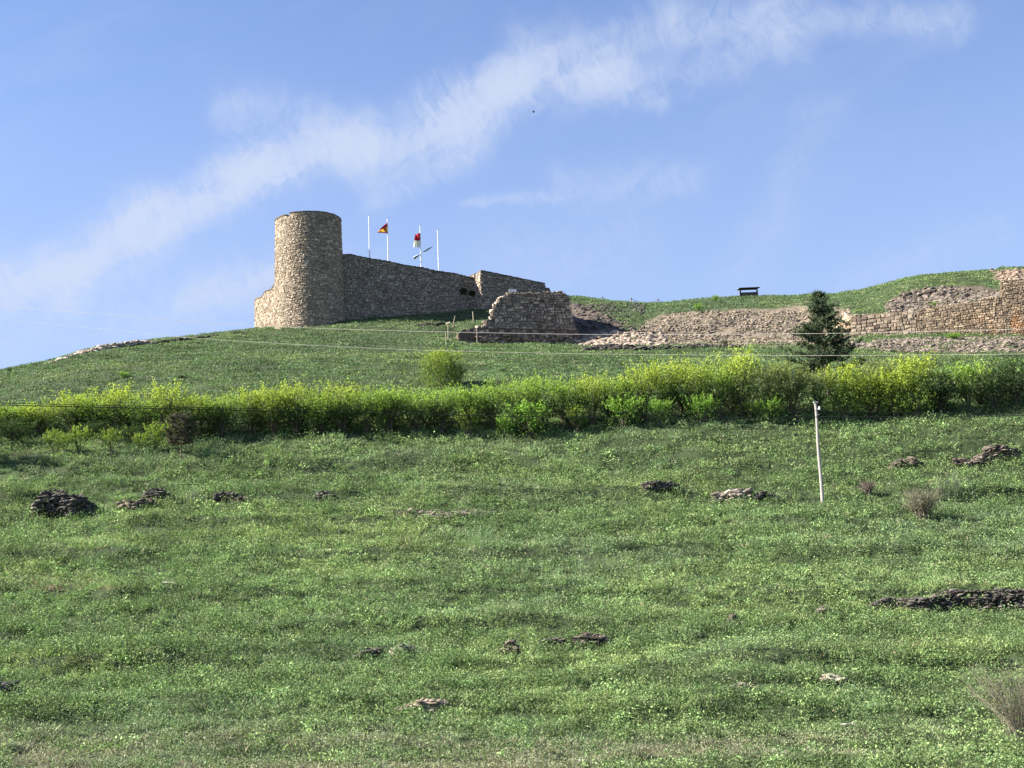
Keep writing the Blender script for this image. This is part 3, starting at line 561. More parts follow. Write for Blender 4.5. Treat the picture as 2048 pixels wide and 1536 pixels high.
mb = M(); masonry(mb, PT, -cir / 2, cir / 2, lambda s: zbw, ttop, .37, .21, r, CA, CB, None, (.01, .085), .14, .3, .10, .7)
core(mb, PT, -cir / 2, cir / 2, lambda s: zbw, ttop, .9, MORT, 120)
ob = mb.build('wall', MS, origin=tw.location); ob.parent = tw; ob.location = (0, 0, 0)
mb = M(); shade_coping(mb, PT, -cir / 2, -.60 * 4.4, ttop, .9, (.13, .105, .085), r); shade_coping(mb, PT, -.48 * 4.4, cir / 2, ttop, .9, (.13, .105, .085), r)  # rim stones coloured darker to draw a shadow line along the top
ob = mb.build('parapet_shade_coping', MS, origin=tw.location); ob.parent = tw; ob.location = (0, 0, 0)
# low wall left of the tower
zl = W(510, 603, 188.7)[2]; a_ = W(509, 603, 188.7); b_ = W(560, 575, 181.5)
P, L = straight(a_, b_); r = np.random.default_rng(12); mb = M()
tp = lambda s: zl + (s / L) * .9 + .15 * math.sin(s * 2)
zb = float(W(509, 680, 188)[2])
masonry(mb, P, 0, L, lambda s: zb, tp, .38, .22, r, CA, CB, None, (.01, .085), .12, .3, .08, .6); core(mb, P, 0, L, lambda s: zb, tp, 1.0, MORT)
P2, L2 = straight(P(0, 0, -1.0), P(0, 0, 0)); masonry(mb, P2, 0, L2, lambda s: zb, lambda s: tp(0), .4, .3, r, CA, CB)
wl = mb.build('curtain_wall', MS, origin=tuple(a_[:2]) + (zb,)); tag(wl, 'short low sunlit stone wall joining the round tower on its left', 'castle wall', 'castle walls')
def addcop(parent, P, s0, s1, tp, th, seed):
    m2 = M(); shade_coping(m2, P, s0, s1, tp, th, (.14, .115, .09), np.random.default_rng(seed)); q = m2.build('shade_coping', MS, origin=parent.location); q.parent = parent; q.location = (0, 0, 0)  # top course coloured darker, a painted shadow line on the wall edge
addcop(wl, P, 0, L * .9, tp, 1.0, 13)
# long curtain wall
A0 = W(684, 507, 180.0); zc = float(A0[2]); A1 = W(958, 557.5, 187.5); z1c = float(A1[2])
P, L = straight(A0, A1); r = np.random.default_rng(14); mb = M(); zb = float(W(700, 665, 181)[2])
zcs = lambda s: zc + (z1c - zc) * s / L0c
L0c = L
tp = lambda s: zcs(s) + .04 * math.sin(s * 1.3)
holes = [(.48, 1.3), (.445, 2.5), (.62, 3.2), (.3, 4.1)]
def kp(s, z): return not any(abs(s - q[0] * L) < .22 and abs(z - (zcs(s) - q[1])) < .2 for q in holes)
CW1, CW2 = (.18, .15, .122), (.41, .355, .285)  # castle stone in darker tones, the wall's shade put into the colour
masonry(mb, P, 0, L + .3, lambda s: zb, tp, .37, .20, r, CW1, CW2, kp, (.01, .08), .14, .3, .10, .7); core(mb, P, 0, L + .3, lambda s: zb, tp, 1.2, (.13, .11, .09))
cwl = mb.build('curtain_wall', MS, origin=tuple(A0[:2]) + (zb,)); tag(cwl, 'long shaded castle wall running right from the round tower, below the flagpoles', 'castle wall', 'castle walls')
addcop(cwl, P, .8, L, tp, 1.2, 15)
PC, LC = P, L
# projecting rectangular bastion at its right end
B0 = W(961, 541, 185.5); zq = float(B0[2]); B1 = W(1106, 571, 191.5); zq1 = float(B1[2]); P, L = straight(B0, B1); r = np.random.default_rng(16); mb = M()
zqs = lambda s: zq + (zq1 - zq) * s / L
tp = lambda s: zqs(s) - (0 if s < L - 1.2 else (.5 if s < L - .55 else 1.1))
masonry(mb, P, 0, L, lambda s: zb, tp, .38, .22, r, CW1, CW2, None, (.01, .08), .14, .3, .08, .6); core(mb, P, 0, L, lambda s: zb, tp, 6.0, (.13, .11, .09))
P2, L2 = straight(P(0, 0, -6.0), P(0, 0, 0)); masonry(mb, P2, 0, L2, lambda s: zb, lambda s: zq, .46, .30, r, CA, (.5, .42, .32))  # left end gets paler stones, sunlight put into their colour
bs = mb.build('bastion', MS, origin=tuple(B0[:2]) + (zb,)); tag(bs, 'square shaded castle bastion at the right end of the long wall, behind the ruin', 'castle wall', 'castle walls')
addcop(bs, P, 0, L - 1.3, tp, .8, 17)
# ruined ashlar wall in front
A0 = W(917, 690, 163.8); A1 = W(1160, 690, 168.0); P, L = straight(A0, A1); r = np.random.default_rng(18); mb = M(); zb = float(hit(1040, 688)[2]) - .8
def sx(px): return (px - 917) / (1160 - 917) * L
def zr(px, row): return float(W(px, row, 163.8 + (px - 917) / 243 * 4.2)[2])
prof = [(917, 668), (926, 659), (955, 655), (958, 652), (972, 650), (974, 640), (985, 638), (987, 622), (992, 618), (994, 606), (1000, 603), (1002, 594), (1012, 592), (1016, 587), (1060, 586), (1100, 585), (1128, 583), (1134, 590), (1139, 603), (1145, 622), (1150, 645), (1160, 664)]
ps = [sx(q[0]) for q in prof]; pz = [zr(*q) for q in prof]; tp = lambda s: float(np.interp(s, ps, pz))
zlow = zr(1040, 658)
masonry(mb, P, sx(962), L, lambda s: zlow, tp, .54, .34, r, (.17, .135, .11), (.42, .35, .28), None, (.02, .12), .12, .25, .08, .3)
masonry(mb, P, 0, L, lambda s: zb, lambda s: min(tp(s), zlow), .75, .42, r, (.15, .10, .08), (.38, .28, .22), lambda s, z: s > sx(930) and r.random() < .8, (.02, .10), .12, .25, .08, .2)
core(mb, P, 0, L, lambda s: zb, tp, 1.4, (.12, .085, .07), 90)
ztr = tp(sx(1120)) - .3; zrk = (float(W(1128, 592, 183)[2]) - ztr) / 15.0; Pc, Lc_ = straight(P(sx(1143), 0, -.2), P(sx(1143), 0, -15.0)); core(mb, Pc, 0, Lc_, lambda s: zb, lambda s: ztr + zrk * s, 1.4, (.13, .10, .085)); masonry(mb, Pc, 0, Lc_, lambda s: zb + 2.5, lambda s: ztr + zrk * s, .6, .4, r, (.17, .14, .11), (.34, .28, .22))  # unseen cross wall added behind the ruin to cast shade on the bank
fr = r.uniform(sx(950), L, 260); frz = np.array([float(ground_z(*(q[:2] for q in (P(f_, 0., .4),)))) if False else float(ground_z(P(f_, 0., .4)[0], P(f_, 0., .4)[1])) for f_ in fr]); rocks(mb, np.stack([P(f_, z_ + r.uniform(0, 1.1) ** 1.5, r.uniform(.05, .3)) for f_, z_ in zip(fr, frz)]), .17 * np.exp(r.normal(0, .3, 260)), r, rcols(260, r, (.22, .15, .11), (.50, .40, .31)), .6)
# stepped broken left edge, stones coloured paler to paint sunlight on it
for q in range(len(prof) - 1):
    if 955 < prof[q][0] < 1016:
        c_ = P(sx(prof[q][0]), pz[q] - .15, -.5); rocks(mb, np.array([c_ + r.normal(0, .12, 3) for _ in range(3)]), .38, r, rcols(3, r, LT2, (.52, .45, .36)), .6)
top_s = np.linspace(sx(1010), sx(1136), 34); rocks(mb, np.array([P(s, tp(s) + .02, r.uniform(-1.0, .0)) for s in top_s]), .24, r, rcols(34, r, (.16, .13, .11), (.3, .25, .2)), .6)
rw = mb.build('ruined_wall', MS, origin=tuple(A0[:2]) + (zb,)); tag(rw, 'broken dark ashlar wall with stepped sides standing in front of the castle', 'ruin', 'ruined ramparts')
# small white board on top of it
c_ = P(sx(1028), tp(sx(1028)) + .25, -.1); sg = empty('sign_board', tuple(c_), 'small white rectangular sign on top of the broken ashlar wall', 'sign')
mb = M(); mb.box((0, 0, .12), .95, .05, .30, (.8, .8, .8), .02); q = mb.build('board', MW, sg)
mb = M()
for dx, dz, ww, hh in ((-.28, .14, .14, .05), (-.16, .12, .07, .07), (.0, .12, .14, .035), (.14, .15, .07, .11), (.16, .09, .04, .05)): mb.box((dx, -.03, dz), ww, .012, hh, (.22, .22, .24))
mb.build('faded_marks', MW, sg); mb = M(); mb.tube([(-.3, .04, -.45), (-.3, .04, .2)], .025, (.3, .3, .3)); mb.build('stake', MW, sg); mb = M(); mb.tube([(.3, .04, -.45), (.3, .04, .2)], .025, (.3, .3, .3)); mb.build('stake', MW, sg)
# right ramparts
def rampart(name, label, pa, pb, prof, cw, ch, ca, cb, seed, endface=True, spots=None):
    da = float(dwall(pa)); db = float(dwall(pb)); A0 = W(pa, 670, da); A1 = W(pb, 670, db); P, L = straight(A0, A1); r = np.random.default_rng(seed); mb = M()
    zb = min(hit(pa, 672)[2], hit(min(pb, 2040), 672)[2]) - .9
    px_ = lambda s: pa + (pb - pa) * s / L
    ps = [(q[0] - pa) / (pb - pa) * L for q in prof]; pz = [float(W(q[0], q[1], float(dwall(q[0])))[2]) for q in prof]; tp = lambda s: float(np.interp(s, ps, pz))
    masonry(mb, P, 0, L, lambda s: zb, tp, cw, ch, r, ca, cb, None, (.02, .11), .12, .22, .07, .4); core(mb, P, 0, L, lambda s: zb, tp, 1.1, (.17, .13, .095), 70)
    if endface:
        P2, L2 = straight(P(0, 0, -1.1), P(0, 0, 0)); masonry(mb, P2, 0, L2, lambda s: zb, lambda s: tp(0), cw, ch, r, ca, cb)
    ts = np.arange(.2, L, .45); rocks(mb, np.array([P(s, tp(s) + .0, r.uniform(-.6, -.05)) for s in ts]), .2, r, rcols(len(ts), r, LT1, (.5, .43, .34)), .45)
    if spots:
        V = mb.v; 
        for q in range(len(V)):
            a_, b_ = proj(V[q][:, 0], V[q][:, 1], V[q][:, 2]); k_ = (np.exp(-((a_ - 2015) / 55) ** 2 - ((b_ - 648) / 22) ** 2) * sstep(fbm(a_ / 14, b_ / 30, 8, 2), .3, .6))[:, None]
            mb.c[q] = mb.c[q] * (1 - k_ * .6) + np.array([.46, .22, .08]) * k_ * .6
    o = mb.build(name, MS, origin=tuple(A0[:2]) + (zb,)); tag(o, label, 'rampart', 'ruined ramparts'); return o
RA, RB = (.135, .102, .075), (.30, .235, .165)
rampart('rampart_wall', 'low layered rampart wall with rounded capstones just right of the conifer', 1704, 1836, [(1704, 630), (1770, 626), (1836, 622)], .6, .34, (.14, .11, .085), (.31, .255, .195), 31)
rampart('rampart_wall', 'long rubble rampart wall with a stepped top, right of the layered wall', 1836.5, 2010, [(1836.5, 622), (1842, 620), (1846, 616), (1870, 612), (1965, 603), (1967, 597), (2010, 592)], .36, .22, RA, RB, 32, False, True)
rampart('rampart_wall', 'tallest rampart block with a bright left end at the right edge', 2010.5, 2230, [(2010.5, 561), (2016, 559), (2090, 555), (2230, 552)], .36, .22, RA, RB, 33, True, True)
stone_thing('stone_heap', 'bright tan boulders between the conifer and the layered rampart', 'stone pile', [(1678, 664), (1703, 664)], [(1678, .7), (1690, 1.4), (1703, 1.8)], 70, .3, (.4, .31, .22), (.6, .48, .35), 145)

# ---------------------------------------------------------------- plants
def rand_dirs(n_, r):
    v = r.normal(size=(n_, 3)); return v / np.linalg.norm(v, axis=1, keepdims=True)
def leaves(mb, pos, size, r, cols, drop=0.0, ratio=.55):
    n_ = len(pos); a = rand_dirs(n_, r); b = np.cross(a, rand_dirs(n_, r)); b /= np.linalg.norm(b, axis=1, keepdims=True) + 1e-9
    s_ = (size * r.uniform(.6, 1.4, n_))[:, None]
    V = np.stack([pos - a * s_ * .5, pos + b * s_ * .5 * ratio, pos + a * s_ * .5, pos - b * s_ * .5 * ratio], 1)
    mb.add(V.reshape(-1, 3), np.arange(n_ * 4).reshape(-1, 4), np.repeat(cols, 4, 0))
def shrub_meshes(seed, H, R, clow, ctop, nst=15, dens=1.0, leaf=.15, arch=.8, fill=900, skirt=.05, whip=.5, bark=(.10, .085, .065)):
    r = np.random.default_rng(seed); ms_ = M(); mf = M(); L = []
    for s in range(nst):
        an = r.uniform(0, 2 * np.pi); out = R * r.uniform(.25, 1.0); hh = H * r.uniform(.6, 1.0) * (1 - .25 * (out / R) ** 2)
        t_ = np.linspace(0, 1, 9); b0 = np.array([math.cos(an), math.sin(an)]) * .25 * r.random()
        bend = r.normal(0, .12, 2)
        pts = np.stack([b0[0] + math.cos(an) * out * t_ ** 1.4 + bend[0] * t_ ** 2, b0[1] + math.sin(an) * out * t_ ** 1.4 + bend[1] * t_ ** 2, hh * np.sin(t_ * np.pi * .5 * arch) / math.sin(np.pi * .5 * arch)], 1)
        ms_.tube(pts, np.linspace(.045, .008, 9), bark, 3, False)
        for k in range(9):
            u = r.uniform(.25, .98); p0 = np.array([np.interp(u, t_, pts[:, q]) for q in range(3)]); d_ = rand_dirs(1, r)[0]; d_[2] = abs(d_[2]) * .8 + .35; d_[:2] += np.array([math.cos(an), math.sin(an)]) * .4
            ln = H * r.uniform(.10, .34) * (1.2 - .3 * u); tt = np.linspace(0, 1, 4)[:, None]; tw_ = p0 + d_ * ln * tt + np.array([0, 0, -.25 * ln]) * tt ** 2 * (1 - whip)
            ms_.tube(tw_, [.014, .01, .007, .004], bark, 3, False)
            m_ = int(14 * dens); q = r.random(m_)[:, None]; L.append(p0 + d_ * ln * q * 1.05 + r.normal(0, .10 * H / 4.5, (m_, 3)))
    th = r.uniform(0, 2 * np.pi, fill); q = np.sqrt(r.random(fill)); zz = r.random(fill) ** .9
    cut = fbm(np.cos(th) * q * R * 1.3 + 9 * seed, np.sin(th) * q * R * 1.3 + zz * H * 1.2, seed, 3) > .40 + .06 * (zz > .6); th, q, zz = th[cut], q[cut], zz[cut]
    rim = R * np.sqrt(np.clip(1 - (zz * 1.02 - .40) ** 2 / .42, .03, 1)); L.append(np.stack([np.cos(th) * q * rim * .95, np.sin(th) * q * rim * .95, H * (skirt + (.90 - skirt) * zz)], 1))
    for k in range(int(26 * whip * 2)):
        an = r.uniform(0, 2 * np.pi); q0 = R * math.sqrt(r.random()) * .85; b0 = np.array([math.cos(an) * q0, math.sin(an) * q0, H * (.78 - .25 * (q0 / R) ** 2)]); ln = H * r.uniform(.16, .34); d_ = np.array([math.cos(an) * .5, math.sin(an) * .5, 1.0]) + r.normal(0, .22, 3); d_ /= np.linalg.norm(d_)
        tt = np.linspace(0, 1, 4)[:, None]; ms_.tube(b0 + d_ * ln * tt, [.012, .009, .006, .003], bark, 3, False); q = r.random(22)[:, None]; L.append(b0 + d_ * ln * q * 1.03 + r.normal(0, .055 * H / 4.5, (22, 3)))
    P_ = np.concatenate(L); P_ = P_[P_[:, 2] > H * skirt * .6]; hz = np.clip(P_[:, 2] / H, 0, 1)
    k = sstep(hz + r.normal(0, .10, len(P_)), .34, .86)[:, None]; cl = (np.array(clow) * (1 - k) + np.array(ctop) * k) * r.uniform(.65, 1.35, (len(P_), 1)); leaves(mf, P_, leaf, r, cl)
    return ms_, mf
GRN = (.085, .165, .030); DGR = (.040, .085, .020); YEL = (.38, .47, .07); YGR = (.28, .42, .07); OLV = (.24, .29, .09); BRT = (.25, .42, .07)
PROTO = {}
def proto(kind, **kw):
    lst = []
    for sd_ in kw.pop('seeds'):
        a, b = shrub_meshes(sd_, **kw); lst.append((a, b))
    PROTO[kind] = lst
proto('y', seeds=(1, 2, 3), H=4.6, R=2.1, clow=(.05, .10, .022), ctop=YEL, dens=1.3, fill=1000, skirt=.26)  # low leaves darkened to paint shade inside the hedge; yellow tips are natural
proto('g', seeds=(4, 5, 6), H=4.6, R=2.2, clow=(.05, .10, .022), ctop=YGR, dens=1.3, fill=1000, skirt=.26)  # low leaves darkened here too, hedge shade put into the colour
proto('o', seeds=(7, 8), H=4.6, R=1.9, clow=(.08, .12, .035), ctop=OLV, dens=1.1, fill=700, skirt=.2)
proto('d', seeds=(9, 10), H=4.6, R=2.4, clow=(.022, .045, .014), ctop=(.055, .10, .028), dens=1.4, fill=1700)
proto('b', seeds=(12, 13), H=2.6, R=1.8, clow=(.12, .24, .035), ctop=BRT, dens=1.2, fill=500, leaf=.13)
proto('s', seeds=(14, 15), H=2.2, R=.95, clow=(.12, .20, .04), ctop=(.22, .30, .05), nst=6, dens=1.0, fill=120, leaf=.12, skirt=.25)
proto('t', seeds=(17, 18), H=4.6, R=1.8, clow=(.15, .22, .045), ctop=(.34, .42, .06), nst=10, dens=1.7, fill=1700, leaf=.16, skirt=.12)
BUILT = {}; HB = {'y': 4.6, 'g': 4.6, 'o': 4.6, 'd': 4.6, 'b': 2.6, 's': 2.2, 't': 4.6}; RB_ = {'y': 2.1, 'g': 2.2, 'o': 1.9, 'd': 2.3, 'b': 1.8, 's': .95, 't': 1.8}
rs = random.Random(4)
def put_shrub(kind, px, base, top, hw, label, group, name='shrub', dpush=0.0, vi=None, cat='shrub'):
    p_ = hit(px, base); p_[1] += dpush; p_[0] += dpush * (p_[0] / p_[1]); p_[2] = float(ground_z(np.array([p_[0]]), np.array([p_[1]]))[0])
    r_, c_ = proj(*p_); H = (c_ - top) * p_[1] / F * .985; Wd = hw * p_[1] / F
    vi = rs.randrange(len(PROTO[kind])) if vi is None else vi; key = (kind, vi)
    root = empty(name, tuple(p_ - (0, 0, .08)), label, cat, group)
    sz = H / HB[kind]; sx_ = Wd / RB_[kind]; root.scale = (sx_, max(sx_ * .9, .7 * sz), sz); root.rotation_euler = (0, 0, rs.uniform(0, 6.28))
    if key not in BUILT:
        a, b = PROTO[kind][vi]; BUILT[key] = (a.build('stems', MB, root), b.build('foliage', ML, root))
    else:
        for q in BUILT[key]:
            c2 = q.copy(); C.objects.link(c2); c2.parent = root
    return root
HG = 'shrubs of the long hedge across the hill'
hedge = [
 (-70, 872, 805, 62, 'g', None), (15, 872, 803, 55, 'g', 'dull green hedge shrub cut by the left edge of the photo'),
 (72, 872, 802, 48, 'y', 'yellow tipped hedge shrub, second from the left edge'), (140, 872, 774, 50, 'y', 'yellow tipped hedge shrub above the leftmost sapling pair'),
 (188, 872, 792, 44, 'g', 'lower green hedge shrub in the dip left of a tall yellow one'), (232, 872, 766, 50, 'y', 'tall yellow topped hedge shrub in the left part, straight above the low stone pile'),
 (284, 873, 786, 44, 'g', 'green hedge shrub directly above the bright sapling clump'), (330, 873, 758, 50, 'y', 'tall yellow topped hedge shrub just up left of the young pine'),
 (388, 873, 772, 46, 'y', 'yellow green hedge shrub behind and right of the young pine'), (442, 873, 777, 46, 'g', 'flat topped green hedge shrub above the short dark stone strip'),
 (500, 872, 774, 46, 'y', 'hedge shrub below the foot of the low wall left of the tower'), (548, 872, 768, 44, 'y', 'yellow whippy hedge shrub below the left side of the round tower'),
 (594, 870, 764, 46, 'y', 'yellow green hedge shrub straight below the round tower'), (642, 870, 776, 46, 'g', 'slightly lower hedge shrub below the right side of the round tower'),
 (686, 870, 757, 44, 'y', 'hedge shrub with a yellow spire, below the start of the long castle wall'), (734, 870, 772, 46, 'g', 'green hedge shrub below the two left flagpoles'),
 (782, 870, 762, 46, 'g', 'bright green arching hedge shrub below the gap between the flags'), (832, 869, 768, 46, 'g', 'green hedge shrub below the red and white flag'),
 (884, 867, 762, 46, 'g', 'hedge shrub just below the lone round tree'), (936, 866, 757, 46, 'g', 'hedge shrub right of the lone round tree, below the ruin left end'),
 (990, 864, 752, 46, 'g', 'hedge shrub below the left steps of the broken ashlar wall'), (1040, 864, 747, 46, 'g', 'hedge shrub below the small white sign'),
 (1092, 862, 738, 46, 'g', 'hedge shrub below the right half of the broken ashlar wall'), (1140, 858, 746, 44, 'g', 'hedge shrub below the right edge of the broken ashlar wall'),
 (1186, 853, 735, 40, 'y', 'hedge shrub with a narrow yellow spire below the fallen pale blocks'), (1238, 849, 746, 46, 'g', 'dark green hedge shrub below the rope fence on the ridge'),
 (1290, 844, 711, 46, 'y', 'bright yellow topped hedge shrub below the left end of the scree'), (1342, 841, 713, 48, 'y', 'bright yellow hedge shrub below the left middle of the scree'),
 (1394, 839, 703, 42, 'y', 'hedge shrub with a tall yellow spike below the scree centre'), (1438, 838, 718, 40, 'g', 'green hedge shrub in the dip between two yellow peaks'),
 (1484, 838, 691, 50, 'y', 'tallest golden topped hedge shrub, below the roofed board'), (1538, 837, 712, 46, 'o', 'olive hedge shrub right of the tallest golden one'),
 (1588, 835, 722, 46, 'o', 'olive feathery hedge shrub left of the conifer'), (1634, 835, 735, 40, 'o', 'olive hedge shrub straight above the utility pole'),
]
for q in hedge:
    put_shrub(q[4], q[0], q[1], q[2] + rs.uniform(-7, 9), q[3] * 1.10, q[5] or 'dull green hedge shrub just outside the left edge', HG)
right = [
 (1692, 838, 722, 42, 't', 'yellow green young tree right of the conifer trunk'), (1745, 836, 738, 42, 't', 'young tree with bare lower stems, second right of the conifer'),
 (1764, 832, 704, 36, 'o', 'tall sparse olive young tree rising behind the second one right of the conifer'),
 (1792, 838, 730, 36, 't', 'young tree third right of the conifer, with a thin straight stem'), (1836, 834, 703, 42, 't', 'tall yellow green young tree below the joint between the ramparts'),
 (1884, 828, 738, 40, 'd', 'dark green shadowy bush below the long rubble rampart'), (1938, 822, 716, 50, 'g', 'round mid green bush below the stepped top of the rampart'),
 (1990, 820, 728, 42, 'd', 'dark green low bush left of the right edge bush'), (2036, 812, 702, 46, 'd', 'tall dark green bush cut by the right edge of the photo'), (2110, 810, 700, 50, 'g', 'green bush just outside the right edge')]
for q in right: put_shrub(q[4], q[0], q[1], q[2], q[3] * 1.18, q[5], 'young trees and bushes right of the conifer')
# thicket filling the hedge foot, coloured dark to stand for the shade there
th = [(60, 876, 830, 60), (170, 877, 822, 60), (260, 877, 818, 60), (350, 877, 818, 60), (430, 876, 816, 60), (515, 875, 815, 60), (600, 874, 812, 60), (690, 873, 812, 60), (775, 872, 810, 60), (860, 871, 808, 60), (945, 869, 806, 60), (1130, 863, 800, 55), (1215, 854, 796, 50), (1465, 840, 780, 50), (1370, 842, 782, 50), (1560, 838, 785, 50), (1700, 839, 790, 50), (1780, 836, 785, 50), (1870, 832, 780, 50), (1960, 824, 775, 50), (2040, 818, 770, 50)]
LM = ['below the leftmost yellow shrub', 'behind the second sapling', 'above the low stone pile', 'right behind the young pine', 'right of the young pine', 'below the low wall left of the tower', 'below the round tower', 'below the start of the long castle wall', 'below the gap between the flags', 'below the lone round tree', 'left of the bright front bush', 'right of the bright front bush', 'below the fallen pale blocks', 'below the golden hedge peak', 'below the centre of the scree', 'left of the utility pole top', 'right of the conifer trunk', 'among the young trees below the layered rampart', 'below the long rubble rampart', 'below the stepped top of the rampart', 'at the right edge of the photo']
for q, lm in zip(th, LM): put_shrub('d', q[0], q[1] - 2, q[2] - 8, q[3] * 1.15, 'low undergrowth bush coloured dark as shade in the hedge foot ' + lm, 'shade-coloured undergrowth at the hedge foot', 'undergrowth_bush', 2.0)
front = [
 (1062, 876, 794, 58, 'b', 'large bright green bush bulging out in front of the hedge centre'), (1012, 874, 826, 26, 'b', 'small bright bush touching the left side of the large bright front bush'),
 (940, 874, 812, 24, 's', 'thin sprig in front of the dark hedge left of the bright bush'), (1150, 866, 808, 26, 's', 'thin sprig in front of the dark hedge right of the bright bush'),
 (1248, 856, 790, 50, 'b', 'bright green front bush at the right half of the hedge, leftmost of three'), (1320, 850, 792, 34, 'b', 'bright green front bush, middle of three at the right half'),
 (1405, 845, 786, 42, 'b', 'fan shaped bright green front bush, rightmost of three'), (1540, 843, 794, 36, 'b', 'small vivid green bush left of the utility pole top'),
 (1500, 842, 802, 26, 's', 'leafy sprig beside the small vivid green bush'), (630, 872, 806, 26, 's', 'thin arching sprig in front of the dark hedge below the tower'),
 (770, 872, 800, 26, 's', 'thin arching sprig in front of the dark hedge below the left flags')]
for q in front: put_shrub(q[4], q[0], q[1], q[2], q[3], q[5], 'bushes in front of the hedge', 'bush')
for q in [(108, 908, 856, 24, 'rounded pale green sapling, leftmost of the row before the hedge'), (160, 910, 848, 27, 'fan shaped green sapling, second from the left before the hedge'),
          (222, 908, 853, 24, 'thin greyish sapling between the fan shaped one and the bright clump'), (282, 906, 862, 18, 'small bright sapling at the left of the bright clump'), (308, 906, 842, 28, 'bright yellow green sapling clump left of the young pine'),
          (345, 895, 833, 20, 'bright sapling peeking out behind the young pine'), (130, 908, 866, 18, 'low thin sapling tucked between the two leftmost ones')]:
    put_shrub('s', q[0], q[1], q[2], q[3], q[4], 'saplings before the left hedge', 'sapling')
for q in [(30, 888, 836, 50, 'd', 'dark bush at the left edge below the hedge'), (185, 880, 840, 40, 'd', 'dark bush behind the fan shaped sapling'), (-40, 895, 850, 55, 'd', 'dark bush just outside the left edge'), (255, 886, 846, 34, 'd', 'dark bush behind the bright sapling clump'), (405, 880, 846, 34, 'd', 'dark bush right of the young pine trunk')]:
    put_shrub(q[4], q[0], q[1], q[2], q[3], q[5], 'dark bushes near the left saplings', 'bush')
# lone round tree
proto('r', seeds=(21,), H=4.4, R=2.1, clow=(.13, .19, .04), ctop=(.27, .35, .06), nst=16, dens=1.2, fill=6500, leaf=.14, skirt=.02); HB['r'] = 4.4; RB_['r'] = 2.0
put_shrub('r', 884, 775, 688, 46, 'lone round leafy tree above the hedge, below the fence posts', None, 'round_tree', cat='tree')
put_shrub('d', 912, 768, 722, 24, 'small dark bush leaning against the right of the lone round tree', None, 'bush')
# far small plants on the slope and ridge
for q in [(1431, 604, 588, 9, 'b', 'thin upright bush on the ridge left of the roofed board'), (1397, 622, 606, 12, 'b', 'small round bush at the upper lip of the scree'), (18, 745, 733, 7, 'd', 'tiny dark bush on the skyline at the far left'),
          (248, 756, 740, 14, 'b', 'small pale bush on the slope above the left hedge'), (368, 756, 749, 20, 'd', 'low dark green patch of brush on the left slope'), (1005, 744, 734, 7, 'd', 'tiny dark bush on the slope below the ruin'),
          (1450, 690, 678, 12, 'd', 'small dark bush at the bottom of the scree'), (1908, 679, 664, 20, 'b', 'green bush at the foot of the right rampart'), (1660, 684, 668, 14, 'd', 'dark bush beside the conifer at the scree foot'), (1870, 613, 603, 14, 'b', 'small green bush on top of the long rubble rampart')]:
    put_shrub(q[4], q[0], q[1], q[2], q[3], q[5], None, 'bush')
def wall_plant(s, dz, rad, label, seed):
    c_ = PC(s, zcs(s) - dz, .12); r = np.random.default_rng(seed); mb = M(); leaves(mb, c_ + np.clip(r.normal(0, 1, (420, 3)), -1.5, 1.5) * np.array([rad, .10, rad * .8]) - (0, .05, 0), .16, r, rcols(420, r, (.02, .04, .015), (.05, .08, .03)))
    tag(mb.build('wall_plant', ML, origin=c_), label, 'plant', 'plants growing on the castle wall')
def s_at(px, row):
    ss = np.linspace(0, LC, 400); q = PC(ss, zc - 2, 0); a_, b_ = proj(q[:, 0], q[:, 1], q[:, 2]); k = np.argmin(abs(a_ - px)); s = ss[k]
    zz = np.linspace(zcs(s) - 8, zcs(s), 200); q = PC(s, zz, 0); a_, b_ = proj(q[:, 0], q[:, 1], q[:, 2]); return s, zcs(s) - zz[np.argmin(abs(b_ - row))]
for px_, rw_, rad, lb in ((925, 583, .32, 'larger dark plant growing from the long castle wall near its right end'), (943, 587, .24, 'smaller dark plant on the long castle wall, right of the larger one')):
    s, dz = s_at(px_, rw_); wall_plant(s, dz, rad, lb, int(px_))

